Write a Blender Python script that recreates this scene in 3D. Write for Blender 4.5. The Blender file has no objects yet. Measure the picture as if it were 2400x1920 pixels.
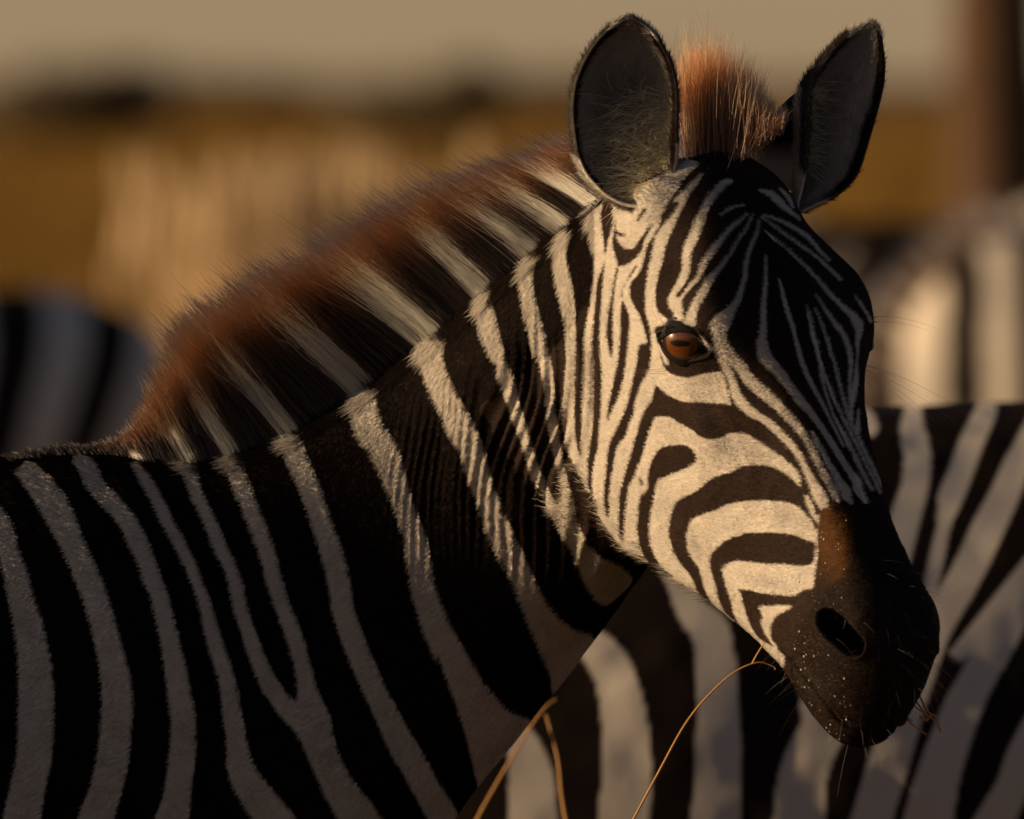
import bpy, math, random
import numpy as np
from mathutils import Vector
rng = np.random.default_rng(7); random.seed(7)
sc = bpy.context.scene
COL = sc.collection

# ------------------------------------------------------------------ camera, sky, sun, exposure
S = 0.862/2400                                  # metres per photo pixel at the animal
CAM = np.array([0, -12.0, 1.61]); AIM = np.array([0, 0, 1.33])
DIST = float(np.linalg.norm(AIM-CAM)); FPX = DIST/S
FW = (AIM-CAM)/DIST; RT = np.array([1., 0, 0]); UP = np.cross(RT, FW)
cam_d = bpy.data.cameras.new('camera'); cam = bpy.data.objects.new('camera', cam_d); COL.objects.link(cam)
cam.location = CAM; cam.rotation_euler = Vector(FW).to_track_quat('-Z', 'Y').to_euler()
cam_d.sensor_width = 36; cam_d.lens = 36*DIST/0.862; cam_d.clip_start = 1; cam_d.clip_end = 9000
cam_d.dof.use_dof = True; cam_d.dof.focus_distance = DIST-0.12; cam_d.dof.aperture_fstop = 8.0
sc.camera = cam
SUN_EL, SUN_AZ = math.radians(9.0), math.radians(-6.0)   # azimuth: how far behind the animals' left
SUND = np.array([-math.cos(SUN_AZ)*math.cos(SUN_EL), math.sin(SUN_AZ)*math.cos(SUN_EL), math.sin(SUN_EL)])
world = bpy.data.worlds.new('World'); sc.world = world; world.use_nodes = True
wn = world.node_tree; wn.nodes.clear()
sky = wn.nodes.new('ShaderNodeTexSky'); sky.sky_type = 'NISHITA'; sky.sun_disc = False
sky.sun_elevation = SUN_EL; sky.sun_rotation = math.radians(270)+SUN_AZ
sky.air_density = 0.78; sky.dust_density = 0.15; sky.ozone_density = 1.0
bg = wn.nodes.new('ShaderNodeBackground'); bg.inputs['Strength'].default_value = 0.046
wo = wn.nodes.new('ShaderNodeOutputWorld')
tint = wn.nodes.new('ShaderNodeMix'); tint.data_type = 'RGBA'; tint.blend_type = 'MULTIPLY'; tint.inputs[0].default_value = 1
wn.links.new(sky.outputs[0], tint.inputs[6]); tint.inputs[7].default_value = (1.0, .82, .88, 1)    # hazy, less green evening air
wn.links.new(tint.outputs[2], bg.inputs[0]); wn.links.new(bg.outputs[0], wo.inputs[0])
sun_d = bpy.data.lights.new('sun', 'SUN'); sun = bpy.data.objects.new('sun', sun_d); COL.objects.link(sun)
sun_d.energy = 5.0; sun_d.angle = math.radians(0.6); sun_d.color = (1, .73, .44)
sun.rotation_euler = Vector(-SUND).to_track_quat('-Z', 'Y').to_euler(); sun.location = (-6, 0, 6)
vs = sc.view_settings; vs.view_transform = 'Standard'; vs.look = 'None'; vs.exposure = 0.6; vs.gamma = 1
try: vs.use_curve_mapping = False
except Exception: pass
sc.cycles.use_denoising = True
try: sc.cycles.denoiser = 'OPENIMAGEDENOISE'
except Exception: pass
sc.cycles.max_bounces = 6; sc.cycles.transparent_max_bounces = 6
try: sc.cycles_curves.shape = 'RIBBONS'
except Exception: pass

# ------------------------------------------------------------------ helpers
def proj(P):
    v = P-CAM; d = v@FW
    return np.stack([1200+(v@RT)/d*FPX, 960-(v@UP)/d*FPX], -1)
def unproj(px, py, y):
    px = np.asarray(px, float); py = np.asarray(py, float)
    d = FW+((px-1200)/FPX)[..., None]*RT-((py-960)/FPX)[..., None]*UP
    t = (y-CAM[1])/d[..., 1]
    return CAM+d*t[..., None]
def cr(P, n, closed=False):
    P = np.asarray(P, float)
    if closed: P = np.concatenate([P[-2:], P, P[:3]])
    m = len(P)
    t = np.linspace(2, m-3, n, endpoint=False) if closed else np.linspace(0, m-1-1e-9, n)
    i = t.astype(int); r = (t-i).reshape((-1,)+(1,)*(P.ndim-1))
    g = lambda k: P[np.clip(k, 0, m-1)]
    a, b, c, d = g(i-1), g(i), g(i+1), g(i+2)
    return .5*(2*b+(c-a)*r+(2*a-5*b+4*c-d)*r*r+(3*b-a-3*c+d)*r**3)
def sstep(a, b, x):
    t = np.clip((x-a)/(b-a), 0, 1); return t*t*(3-2*t)
def nrmz(v): return v/(np.linalg.norm(v, axis=-1, keepdims=True)+1e-12)
_tab = rng.random((64, 64, 64)).astype(np.float32)
def vnoise(P):
    P = np.asarray(P); i = np.floor(P).astype(int); r = P-i; r = r*r*(3-2*r)
    out = 0
    for dx in (0, 1):
        for dy in (0, 1):
            for dz in (0, 1):
                wgt = (r[..., 0] if dx else 1-r[..., 0])*(r[..., 1] if dy else 1-r[..., 1])*(r[..., 2] if dz else 1-r[..., 2])
                out = out+wgt*_tab[(i[..., 0]+dx) & 63, (i[..., 1]+dy) & 63, (i[..., 2]+dz) & 63]
    return out*2-1
def loft(rings):                                   # rings (n, m, 3) -> closed surface
    n, m, _ = rings.shape
    V = np.concatenate([rings.reshape(-1, 3), rings[0].mean(0)[None], rings[-1].mean(0)[None]])
    i = np.arange(n-1)[:, None]*m; j = np.arange(m)[None]; k = (j+1) % m
    Q = np.stack([i+j, i+k, i+m+k, i+m+j], -1).reshape(-1, 4)
    T = np.concatenate([Q[:, [0, 1, 2]], Q[:, [0, 2, 3]]])
    j = np.arange(m); k = (j+1) % m
    T = np.concatenate([T, np.stack([k, j, np.full(m, n*m)], -1), np.stack([(n-1)*m+j, (n-1)*m+k, np.full(m, n*m+1)], -1)])
    c = V.mean(0); a = V[T[:, 0]]-c; b = V[T[:, 1]]-c; d = V[T[:, 2]]-c
    if np.einsum('ij,ij->i', a, np.cross(b, d)).sum() < 0: T = T[:, ::-1]
    return V, T
def tube(pts, rad, m=14, n=None):
    pts = np.asarray(pts, float); rad = np.asarray(rad, float)
    if rad.ndim == 1: rad = np.stack([rad, rad], -1)
    n = n or len(pts)*5
    c = cr(np.concatenate([pts, rad], 1), n); p = c[:, :3]; r = np.abs(c[:, 3:])
    t = nrmz(np.gradient(p, axis=0)); ref = np.array([0, 1., 0])
    s = nrmz(np.cross(t, np.broadcast_to(ref, t.shape))); b = np.cross(s, t)
    th = np.linspace(0, 2*math.pi, m, endpoint=False)
    return loft(p[:, None]+s[:, None]*(np.cos(th)[None, :, None]*r[:, None, 0:1])+b[:, None]*(np.sin(th)[None, :, None]*r[:, None, 1:2]))
def join(parts):
    Vs, Ts, o = [], [], 0
    for V, T in parts: Vs.append(V); Ts.append(T+o); o += len(V)
    return np.concatenate(Vs), np.concatenate(Ts)
def mesh_from(name, V, F):
    me = bpy.data.meshes.new(name); V = np.asarray(V, np.float32); F = np.asarray(F, np.int32); k = F.shape[1]
    me.vertices.add(len(V)); me.vertices.foreach_set('co', V.ravel())
    me.loops.add(F.size); me.loops.foreach_set('vertex_index', F.ravel())
    me.polygons.add(len(F)); me.polygons.foreach_set('loop_start', np.arange(0, F.size, k, dtype=np.int32))
    me.update(calc_edges=True); me.validate()
    me.polygons.foreach_set('use_smooth', np.ones(len(me.polygons), bool))
    return me
def obj(name, me, mat=None, parent=None):
    o = bpy.data.objects.new(name, me); COL.objects.link(o)
    if mat is not None: me.materials.append(mat)
    if parent is not None: o.parent = parent; o.matrix_parent_inverse = parent.matrix_world.inverted()
    return o
def empty(name, loc, label=None, cat=None, group=None):
    o = bpy.data.objects.new(name, None); COL.objects.link(o); o.location = loc
    bpy.context.view_layer.update()
    tag(o, label, cat, group); return o
def tag(o, label=None, cat=None, group=None, kind=None):
    for k, v in (('label', label), ('category', cat), ('group', group), ('kind', kind)):
        if v: o[k] = v
    return o
def remesh(V, T, voxel):
    me = mesh_from('tmp', V, T); o = bpy.data.objects.new('tmp', me); COL.objects.link(o)
    md = o.modifiers.new('r', 'REMESH'); md.mode = 'VOXEL'; md.voxel_size = voxel; md.adaptivity = 0
    dg = bpy.context.evaluated_depsgraph_get(); dg.update()
    e = o.evaluated_get(dg).to_mesh()
    e.calc_loop_triangles()
    V = np.empty(len(e.vertices)*3, np.float32); e.vertices.foreach_get('co', V)
    T = np.empty(len(e.loop_triangles)*3, np.int32); e.loop_triangles.foreach_get('vertices', T)
    bpy.data.objects.remove(o); bpy.data.meshes.remove(me)
    return V.reshape(-1, 3).astype(float), T.reshape(-1, 3).astype(np.int64)
def edges_of(T):
    E = np.concatenate([T[:, [0, 1]], T[:, [1, 2]], T[:, [2, 0]]]); E.sort(1)
    return np.unique(E, axis=0)
def smooth(V, T, it, lam=0.5, wgt=None, taubin=False):
    E = edges_of(T); n = len(V)
    deg = np.bincount(E.ravel(), minlength=n).astype(float)[:, None]
    for k in range(it):
        A = np.empty_like(V)
        for c in range(3):
            A[:, c] = np.bincount(E[:, 0], V[E[:, 1], c], n)+np.bincount(E[:, 1], V[E[:, 0], c], n)
        l = lam if not (taubin and k % 2) else -lam*1.04
        d = (A/deg-V)*l
        V = V+(d if wgt is None else d*wgt[:, None])
    return V
def refine(V, T, sel):                             # conforming split of the selected triangles
    E3 = np.stack([T[:, [0, 1]], T[:, [1, 2]], T[:, [2, 0]]], 1); E3 = np.sort(E3, -1)
    key = E3[..., 0]*len(V)+E3[..., 1]
    uk, inv = np.unique(key.ravel(), return_inverse=True); inv = inv.reshape(-1, 3)
    mark = np.zeros(len(uk), bool); mark[inv[sel].ravel()] = True
    idx = np.full(len(uk), -1, np.int64); idx[mark] = len(V)+np.arange(mark.sum())
    a, b = uk[mark]//len(V), uk[mark] % len(V)
    V2 = np.concatenate([V, (V[a]+V[b])/2]); m = idx[inv]; c = (m >= 0).sum(1); out = [T[c == 0]]
    t, q = T[c == 3], m[c == 3]
    out += [np.stack(x, -1) for x in ((t[:, 0], q[:, 0], q[:, 2]), (q[:, 0], t[:, 1], q[:, 1]), (q[:, 2], q[:, 1], t[:, 2]), (q[:, 0], q[:, 1], q[:, 2]))]
    for r in range(3):
        s = [(r+k) % 3 for k in range(3)]
        k = (c == 1) & (m[:, r] >= 0); t, q = T[k][:, s], m[k][:, s]
        out += [np.stack((t[:, 0], q[:, 0], t[:, 2]), -1), np.stack((q[:, 0], t[:, 1], t[:, 2]), -1)]
        k = (c == 2) & (m[:, r] < 0); t, q = T[k][:, s], m[k][:, s]     # edge 0 unsplit
        out += [np.stack((t[:, 2], q[:, 2], q[:, 1]), -1), np.stack((t[:, 0], t[:, 1], q[:, 1]), -1), np.stack((t[:, 0], q[:, 1], q[:, 2]), -1)]
    return V2, np.concatenate(out)
def normals(V, T):
    fn = np.cross(V[T[:, 1]]-V[T[:, 0]], V[T[:, 2]]-V[T[:, 0]]); N = np.zeros_like(V)
    for k in range(3):
        for c in range(3): N[:, c] += np.bincount(T[:, k], fn[:, c], len(V))
    return nrmz(N)
def set_attr(me, name, arr, dom='POINT', typ='FLOAT'):
    a = me.attributes.new(name, typ, dom); arr = np.asarray(arr, np.float32)
    a.data.foreach_set('value' if typ == 'FLOAT' else ('vector' if typ == 'FLOAT_VECTOR' else 'color'), arr.ravel())
def strands(name, pts, rad, mat, parent=None, cattr=None, pattr=None):
    n, m, _ = pts.shape                             # pts (strands, points, 3)
    cd = bpy.data.hair_curves.new(name); cd.add_curves([m]*n)
    cd.points.foreach_set('position', pts.astype(np.float32).ravel())
    ra = cd.attributes.get('radius') or cd.attributes.new('radius', 'FLOAT', 'POINT')
    ra.data.foreach_set('value', np.broadcast_to(rad, (n, m)).astype(np.float32).ravel())
    for k, a in (cattr or {}).items(): set_attr(cd, k, a, 'CURVE', 'FLOAT' if a.ndim == 1 else 'FLOAT_VECTOR')
    for k, a in (pattr or {}).items(): set_attr(cd, k, a, 'POINT', 'FLOAT' if a.ndim == 2 else 'FLOAT_VECTOR')
    o = bpy.data.objects.new(name, cd); COL.objects.link(o); cd.materials.append(mat)
    if parent is not None: o.parent = parent; o.matrix_parent_inverse = parent.matrix_world.inverted()
    o['kind'] = 'stuff'
    return o
class NT:
    def __init__(s, name):
        s.m = bpy.data.materials.new(name); s.m.use_nodes = True; s.t = s.m.node_tree; s.t.nodes.clear()
        s.o = s.n('OutputMaterial')
    def n(s, typ, **kw):
        x = s.t.nodes.new('ShaderNode'+typ)
        for k, v in kw.items():
            if k.startswith('_'): setattr(x, k[1:], v)
            else:
                i = x.inputs[int(k[1:])] if k[0] == 'i' and k[1:].isdigit() else x.inputs[k.replace('__', ' ')]
                if isinstance(v, bpy.types.NodeSocket): s.t.links.new(v, i)
                else: i.default_value = v
        return x
    def mix(s, fac, a, b):
        x = s.n('Mix', _data_type='RGBA')
        for sock, v in ((x.inputs[0], fac), (x.inputs[6], a), (x.inputs[7], b)):
            if isinstance(v, bpy.types.NodeSocket): s.t.links.new(v, sock)
            else: sock.default_value = v if not isinstance(v, tuple) else (*v, 1)[:4]
        return x.outputs[2]
    def math(s, op, a, b=0.0, c=0.0):
        x = s.n('Math', _operation=op, i0=a, i1=b, i2=c); return x.outputs[0]
    def attr(s, name): return s.n('Attribute', _attribute_name=name)
    def noise(s, scale, vec=None, detail=4.0, rough=.6):
        x = s.n('TexNoise', Scale=scale, Detail=detail, Roughness=rough)
        if vec is not None: s.t.links.new(vec, x.inputs['Vector'])
        return x.outputs['Fac']
    def out(s, sh, disp=None):
        s.t.links.new(sh, s.o.inputs['Surface']); return s.m
# ------------------------------------------------------------------ coat pattern: outlines measured on the photograph
CROP = dict(A=(1300, 400, .2319), B=(1600, 400, .2319), C=(1300, 760, .2319), D=(1650, 760, .2319), E=(1350, 1080, .2319),
            F=(1700, 1080, .2551), G=(1700, 1400, .2551), H=(1050, 460, .2319), I=(1050, 840, .2319), J=(0, 1400, .5798),
            K=(1040, 900, .6308), L=(1540, 700, .11596), P=(1300, 0, .41744), Q=(300, 250, .5102), R=(700, 1000, .41744),
            T=(0, 960, .46382), s=(0, 0, 1.))
def pts(txt):
    """'A 10,20 30,40 C 5,6' -> photo pixels; a third number is a width"""
    out = []; c = CROP['s']
    for t in txt.split():
        if t in CROP: c = CROP[t]; continue
        v = [float(x) for x in t.split(',')]
        out.append([c[0]+v[0]*c[2], c[1]+v[1]*c[2]]+[x*c[2] for x in v[2:]])
    return np.array(out)
class Mask:
    X0, Y0, Q = -500, -60, 2.0
    def __init__(s, w=3000, h=2500, base=0.): s.a = np.full((int(h/s.Q), int(w/s.Q)), base, np.float32)
    def poly(s, P, val):
        P = (np.asarray(P)[:, :2]-[s.X0, s.Y0])/s.Q
        for _ in range(2):                          # round the corners a little
            N = np.roll(P, -1, 0); P = np.stack([.8*P+.2*N, .2*P+.8*N], 1).reshape(-1, 2)
        x0, y0 = np.maximum(np.floor(P.min(0)).astype(int)-1, 0); x1, y1 = np.minimum(np.ceil(P.max(0)).astype(int)+2, [s.a.shape[1], s.a.shape[0]])
        if x1 <= x0 or y1 <= y0: return
        acc = np.zeros((y1-y0, x1-x0), np.float32)
        gx = np.arange(x0, x1)+.5
        for sub in (.25, .75):                      # scanline fill, two rows per cell
            ys = np.arange(y0, y1)+sub; N = np.roll(P, -1, 0)
            for r, yy in enumerate(ys):
                c = (P[:, 1] <= yy) != (N[:, 1] <= yy)
                if not c.any(): continue
                xs = P[c, 0]+(yy-P[c, 1])/(N[c, 1]-P[c, 1])*(N[c, 0]-P[c, 0]); o = np.argsort(xs); xs = xs[o]
                wn_ = np.cumsum(np.where(N[c, 1] > P[c, 1], 1, -1)[o])
                for k in range(len(xs)-1):
                    if wn_[k]: acc[r] += .5*np.clip(np.minimum(gx+.5, xs[k+1])-np.maximum(gx-.5, xs[k]), 0, 1)
        acc = np.clip(acc, 0, 1); v = s.a[y0:y1, x0:x1]; v += (val-v)*acc
    def rib(s, P, val, ext=0):
        P = np.asarray(P)
        if ext:
            d = P[-1]-P[-2]; l_ = np.hypot(*d[:2]); d = d[:2]/l_; st_ = np.arange(1, int(ext/l_)+2)[:, None]*l_
            P = np.concatenate([P, np.concatenate([P[-1, :2]+d*st_, np.full((len(st_), 1), P[-1, 2]*1.05)], 1)])
        C = cr(P, len(P)*6); t = nrmz(np.gradient(C[:, :2], axis=0)); n = np.stack([-t[:, 1], t[:, 0]], -1)*np.abs(C[:, 2:3])/2
        s.poly(np.concatenate([C[:, :2]+n, (C[:, :2]-n)[::-1]]), val)
    def blur(s, k=1):
        for _ in range(k):
            p = np.pad(s.a, 1, mode='edge'); p = (p[:-2]+2*p[1:-1]+p[2:])/4; s.a = (p[:, :-2]+2*p[:, 1:-1]+p[:, 2:])/4
        return s
    def get(s, px):
        x = np.clip((px[:, 0]-s.X0)/s.Q-.5, 0, s.a.shape[1]-1.01); y = np.clip((px[:, 1]-s.Y0)/s.Q-.5, 0, s.a.shape[0]-1.01)
        i, j = x.astype(int), y.astype(int); u, v = x-i, y-j; a = s.a
        return (a[j, i]*(1-u)+a[j, i+1]*u)*(1-v)+(a[j+1, i]*(1-u)+a[j+1, i+1]*u)*v
    def copy(s): m = Mask(10, 10); m.a = s.a.copy(); return m

NECK = Mask()
for r in ['H 1570,80,20 1510,150,90 1490,260,130 1500,380,140 1520,500,130 1540,600,110 1530,700,90 1510,800,50 1490,900,40 1475,1050,45 1455,1200,60 1435,1350,75 1420,1500,80 1430,1650,90 I 1425,200,105 1420,400,110 1420,550,110 1415,700,105 1400,850,90 1390,1000,70 1395,1100,50 1410,1200,30 1420,1240,10',
          'H 1250,300,110 1200,400,120 1160,480,120 1140,600,130 1150,720,150 1170,850,160 1200,980,150 1220,1100,140 1240,1200,110 1245,1300,100 1250,1400,100 1250,1550,100 I 1250,0,90 1240,200,100 1230,400,110 1225,550,120 1230,700,110 1250,850,100 1280,960,100 1320,1060,80 1360,1160,60 1400,1260,40 1430,1360,20',
          'H 900,560,120 870,620,120 830,680,120 800,800,130 800,920,130 820,1050,140 850,1180,150 880,1300,160 910,1420,160 940,1550,150 I 975,0,120 1000,100,120 1020,220,110 1035,350,90 1040,480,90 1055,620,95 1075,760,95 1100,880,90 1120,1000,80 1150,1120,70 1180,1240,75 1200,1350,90 1210,1440,120 1200,1520,190 1200,1600,200 1240,1725,200',
          'H 420,920,130 380,1000,130 370,1100,150 390,1220,190 420,1350,190 460,1480,170 500,1600,150 I 540,30,90 570,120,130 610,240,150 640,350,130 665,450,120 700,560,120 740,680,110 770,780,90 800,870,90 830,960,90 860,1060,100 890,1160,110 940,1260,110 980,1340,90 1020,1430,90 1060,1510,100 1120,1560,120',
          'Q 1420,1040,120 1395,1090,120 1400,1180,110 1440,1290,105 1490,1390,110 1530,1470,120 R 965,100,130 1000,210,130 1030,320,120 1070,420,120 1110,530,130 1150,630,130 1190,720,130',
          'Q 1110,1280,110 1090,1320,110 1090,1400,120 1120,1500,130 R 455,80,140 490,150,150 530,260,130 560,340,120 590,430,110 620,520,110 650,600,120 670,700,130 690,800,130']:
    NECK.rib(pts(r), 1)
for r in ['Q 740,1500,90 760,1540,110 T 1490,180,90 1510,260,100 1560,370,100 1600,480,100 1640,600,100 1680,720,110 1710,830,110 1730,940,110 J 1390,50,90 1430,170,90 1480,290,90 1530,400,90 1580,500,100 1630,600,110 1690,700,110 1740,790,110 1790,870,120 1830,950,130',
          'T 1090,60,50 1110,100,60 1160,210,90 1190,300,90 1230,400,85 1270,500,80 1320,620,80 1360,740,80 1390,860,80 1420,960,75 J 1190,150,65 1230,290,65 1250,400,90 1260,480,150 1290,580,130 1330,680,120 1380,780,130 1450,880,150 1500,960,150',
          'T 690,270,40 740,350,55 790,440,60 850,560,60 910,670,60 960,770,60 1000,870,55 1040,980,60 J 870,170,60 920,330,65 940,460,75 960,580,80 980,700,110 1040,800,130 1110,890,140 1160,960,140',
          'T 390,250,50 450,290,90 490,380,90 560,460,90 640,550,90 690,640,95 740,750,90 780,870,90 J 650,0,70 690,170,75 720,330,90 745,500,100 740,640,105 720,800,110 700,900,140',
          'T 120,290,90 180,350,120 250,440,140 310,540,140 360,650,120 410,760,120 J 390,0,100 440,180,100 475,350,120 475,500,125 460,650,130 430,780,130 390,900,140',
          'T -40,480,60 20,600,100 50,720,100 90,850,120 J 90,0,100 130,170,120 150,350,140 150,500,145 140,650,140 110,800,140 90,900,150',
          's -180,1150,40 -110,1330,80 -80,1500,90 -90,1700,100 -110,1900,110', 's -330,1150,50 -270,1330,80 -240,1500,90 -250,1700,100 -280,1900,110']:
    NECK.rib(pts(r), 1, 430)
NECK.rib(pts('T 930,240,70 970,320,70 990,400,60 1030,490,60 1080,600,65 1120,700,65 1170,800,65 1200,900,70 1220,1000,70 1250,1100,70 1290,1210,75 1330,1310,80 1380,1410,90 1450,1500,100 1540,1580,120'), 1)
for p in ['R 1430,440 1540,440 1560,520 1600,610 1650,680 1720,740 1840,785 1900,850 1740,1000 1690,980 1640,920 1590,820 1540,710 1490,610 1440,500 1420,470',
          'R 1140,620 1240,650 1290,770 1350,900 1400,990 1480,1080 1560,1140 1640,1150 1700,1200 1450,1520 1425,1450 1420,1390 1380,1300 1330,1180 1270,1040 1220,900 1150,760 1110,660',
          'R 610,700 740,760 780,930 830,1050 880,1160 950,1270 1020,1400 1090,1490 1160,1570 1230,1610 1310,1625 1400,1700 s 1290,1760 1130,1850 J 1940,760 1910,640 1880,530 1830,380 1760,200 R 790,1350 730,1210 680,1080 640,930 610,760']:
    NECK.poly(pts(p), 1)
NECK2 = NECK.copy()                                   # goes on under the head
for r in ['s 1480,450,20 1500,650,45 1520,900,60 1540,1150,50 1560,1300,20', 's 1580,450,20 1600,700,50 1620,950,60 1640,1200,40']: NECK2.rib(pts(r), 1)

HEAD = NECK.copy()
def hp(t, v): HEAD.poly(pts(t), v)
def hr(t, v): HEAD.rib(pts(t), v)
hp('s 1452,400 1437,458 1441,525 1430,562 1424,609 1419,655 1414,713 1412,771 1412,818 1417,876 1414,945 1410,1003 1407,1050 1396,1092 1391,1140 1394,1173 1406,1210 1426,1242 1450,1272 1472,1300 1520,1440 1640,1520 1860,1640 2300,1700 2300,300 1600,300', 0)
hp('A 590,250 600,540 550,700 520,900 500,1100 480,1350 465,1600 C 465,250 490,500 480,800 460,1050 450,1250 400,1430 385,1640 E 190,400 240,560 330,700 430,830 530,940 s 1480,1420 1640,1520 1860,1620 F 900,1100 860,600 960,410 D 1250,1725 1180,1640 1110,1530 1060,1450 1020,1350 960,1260 900,1180 800,1070 700,980 600,910 510,850 430,770 380,690 340,600 300,500 C 1800,440 1700,340 1600,250 1500,150 A 1180,1530 1110,1480 1050,1420 1020,1300 1030,1180 1060,1050 1105,900 1130,750 1200,600 1270,430 1330,330 1370,230 1440,150 1480,70 1530,0 P 880,940 780,900 700,880 660,960 330,1100', 1)
hp('A 605,400 612,540 605,640 590,700 600,790 640,930 640,965 710,965 780,930 860,850 900,780 920,700 970,600 1020,510 980,540 920,620 870,690 820,770 790,795 720,790 670,740 640,680 630,600 622,500', 0)
hr('A 835,520,20 870,470,35 910,410,35 940,375,15', 0)
hr('A 632,600,20 660,640,25 700,650,30 730,640,10', 0)
hp('P 830,905 880,930 800,1000 740,1060 690,1110 650,1150 600,1190 680,1080 740,990', 0)
hp('A 1090,430 1080,480 1060,570 1010,650 960,720 930,800 910,900 880,1000 840,1060 790,1110 765,1170 765,1260 800,1350 860,1450 900,1560 930,1660 C 935,140 940,180 930,200 870,205 855,250 835,400 805,530 770,700 730,850 680,960 640,1050 580,1160 545,1280 535,1400 520,1550 E 290,300 290,450 320,560 342,610 345,450 350,300 370,150 390,30 C 630,1280 670,1200 730,1130 770,1000 810,900 830,760 870,640 930,520 970,440 985,330 990,200 985,100 965,0 A 930,1450 925,1300 930,1200 945,1080 960,980 990,880 1005,760 1040,640 1100,560 1180,480 1230,410 1270,330 1245,295 1160,360', 0)
hp('C 1010,50 1040,150 1060,250 1080,350 1110,440 1170,500 1260,530 1370,545 1450,525 1510,500 1600,490 1690,480 1710,470 1690,400 1640,330 1570,220 1480,140 1400,60 1280,0 1150,-15 1080,10', 0)
hr('C 1065,200,12 1090,260,40 1120,330,50 1150,420,20', 1)
hr('C 1450,110,12 1540,190,35 1620,260,40 1700,360,40 1760,450,40', 1)
hp('A 632,970 612,1080 590,1200 565,1350 540,1480 535,1600 C 530,100 550,250 585,375 595,300 605,150 A 600,1700 595,1500 605,1300 625,1150 655,980', 0)
hp('A 690,1290 675,1420 670,1600 C 680,0 665,200 640,440 610,540 590,640 555,800 540,900 542,1000 570,940 610,830 650,750 690,640 710,500 735,350 755,200 770,0 A 770,1500 740,1400 710,1340', 0)
hr('A 690,1300,16 698,1190,12 760,1085,16 810,1000,22 850,945,10', 0)
hp('C 1030,610 1080,660 1150,710 1230,760 1330,790 1450,780 1600,800 1720,800 1795,825 D 300,740 330,800 390,870 450,920 560,970 650,1040 740,1120 820,1200 900,1290 960,1370 1000,1450 1030,1530 1060,1600 1080,1660 F 800,300 840,380 890,450 850,520 740,310 700,230 D 985,1630 985,1590 980,1520 940,1460 870,1410 790,1340 720,1290 640,1230 560,1180 480,1130 390,1095 300,1100 230,1120 160,1160 60,1165 0,1150 C 1460,1130 1410,1080 1340,1040 1250,990 1180,945 1100,935 1040,935 1010,960 990,1030 960,1100 930,1200 910,1290 880,1370 850,1440 820,1530 790,1590 760,1640 E 530,360 515,480 500,620 500,720 490,850 460,810 435,720 440,600 440,450 450,320 C 690,1620 720,1500 770,1350 800,1240 830,1130 860,1040 890,930 930,850 980,790 1000,720 1015,660', 0)
hr('C 1700,470,20 1735,540,22 1765,640,24 1785,740,26 1800,800,30', 0)
hp('C 1100,1245 1180,1225 1300,1215 1370,1240 1420,1290 1445,1350 1430,1410 1360,1450 1270,1490 1180,1520 1100,1560 E 850,190 820,250 800,340 790,420 770,500 755,620 750,760 770,880 820,990 870,1070 950,1140 1020,1190 1200,1330 1080,1230 920,1150 830,1100 740,1030 680,940 640,820 625,680 635,560 645,430 660,360 700,330 735,280 738,180 740,80 C 985,1390 1020,1320 1060,1270', 0)
hp('C 855,1530 890,1560 910,1620 890,1650 860,1590', .25)
hp('E 1500,1560 1380,1440 1270,1370 1230,1310 1200,1230 1160,1150 1100,1090 1040,1010 990,920 955,800 945,700 960,600 980,500 1040,400 1100,370 1210,320 1290,260 1350,190 1480,140 1590,110 1700,50 F 150,50 280,38 400,42 500,80 580,130 640,185 690,230 740,310 745,360 775,440 815,520 860,580 835,650 815,590 790,530 740,480 690,430 630,395 560,380 460,370 340,365 210,370 120,385 0,410 E 1440,500 1330,530 1230,570 1180,600 1150,660 1125,760 1130,850 1150,930 1190,1000 1250,1080 1290,1200 1320,1320 1360,1400', 0)
hp('F 760,310 790,350 820,430 850,520 870,590 820,530 780,450 745,370 740,320', 1)
hp('F 850,740 770,740 700,700 640,680 560,670 440,655 300,665 190,660 140,690 60,705 0,725 E 1600,770 1500,820 1440,880 1380,930 1355,1000 1365,1090 1390,1180 1420,1260 1440,1370 1480,1480 1530,1560 1640,1640 1760,1780 1620,1590 1590,1490 1570,1390 1530,1280 1500,1180 1485,1110 1520,1060 1580,1025 1640,1015 F 120,920 220,930 300,940 400,950 500,945 620,960 720,965 790,955 830,930', 0)
hp('F 125,1185 200,1185 280,1205 380,1225 470,1230 560,1240 640,1245 720,1190 820,1165 850,1300 700,1350 600,1330 500,1330 400,1340 330,1335 315,1360 345,1400 350,1450 335,1500 360,1560 400,1640 440,1690 470,1725 400,1690 320,1640 260,1560 220,1470 190,1390 170,1300 150,1230', 0)
hp('F 860,590 850,700 860,870 840,960 830,1080 820,1170 760,1210 700,1260 640,1330 590,1370 500,1410 450,1460 420,1560 430,1640 480,1700 s 1850,1560 1700,1800 2300,1800 2300,1200 F 1500,430 1350,400 1190,420 1050,390 960,415 880,450 870,520', 0)
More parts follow.
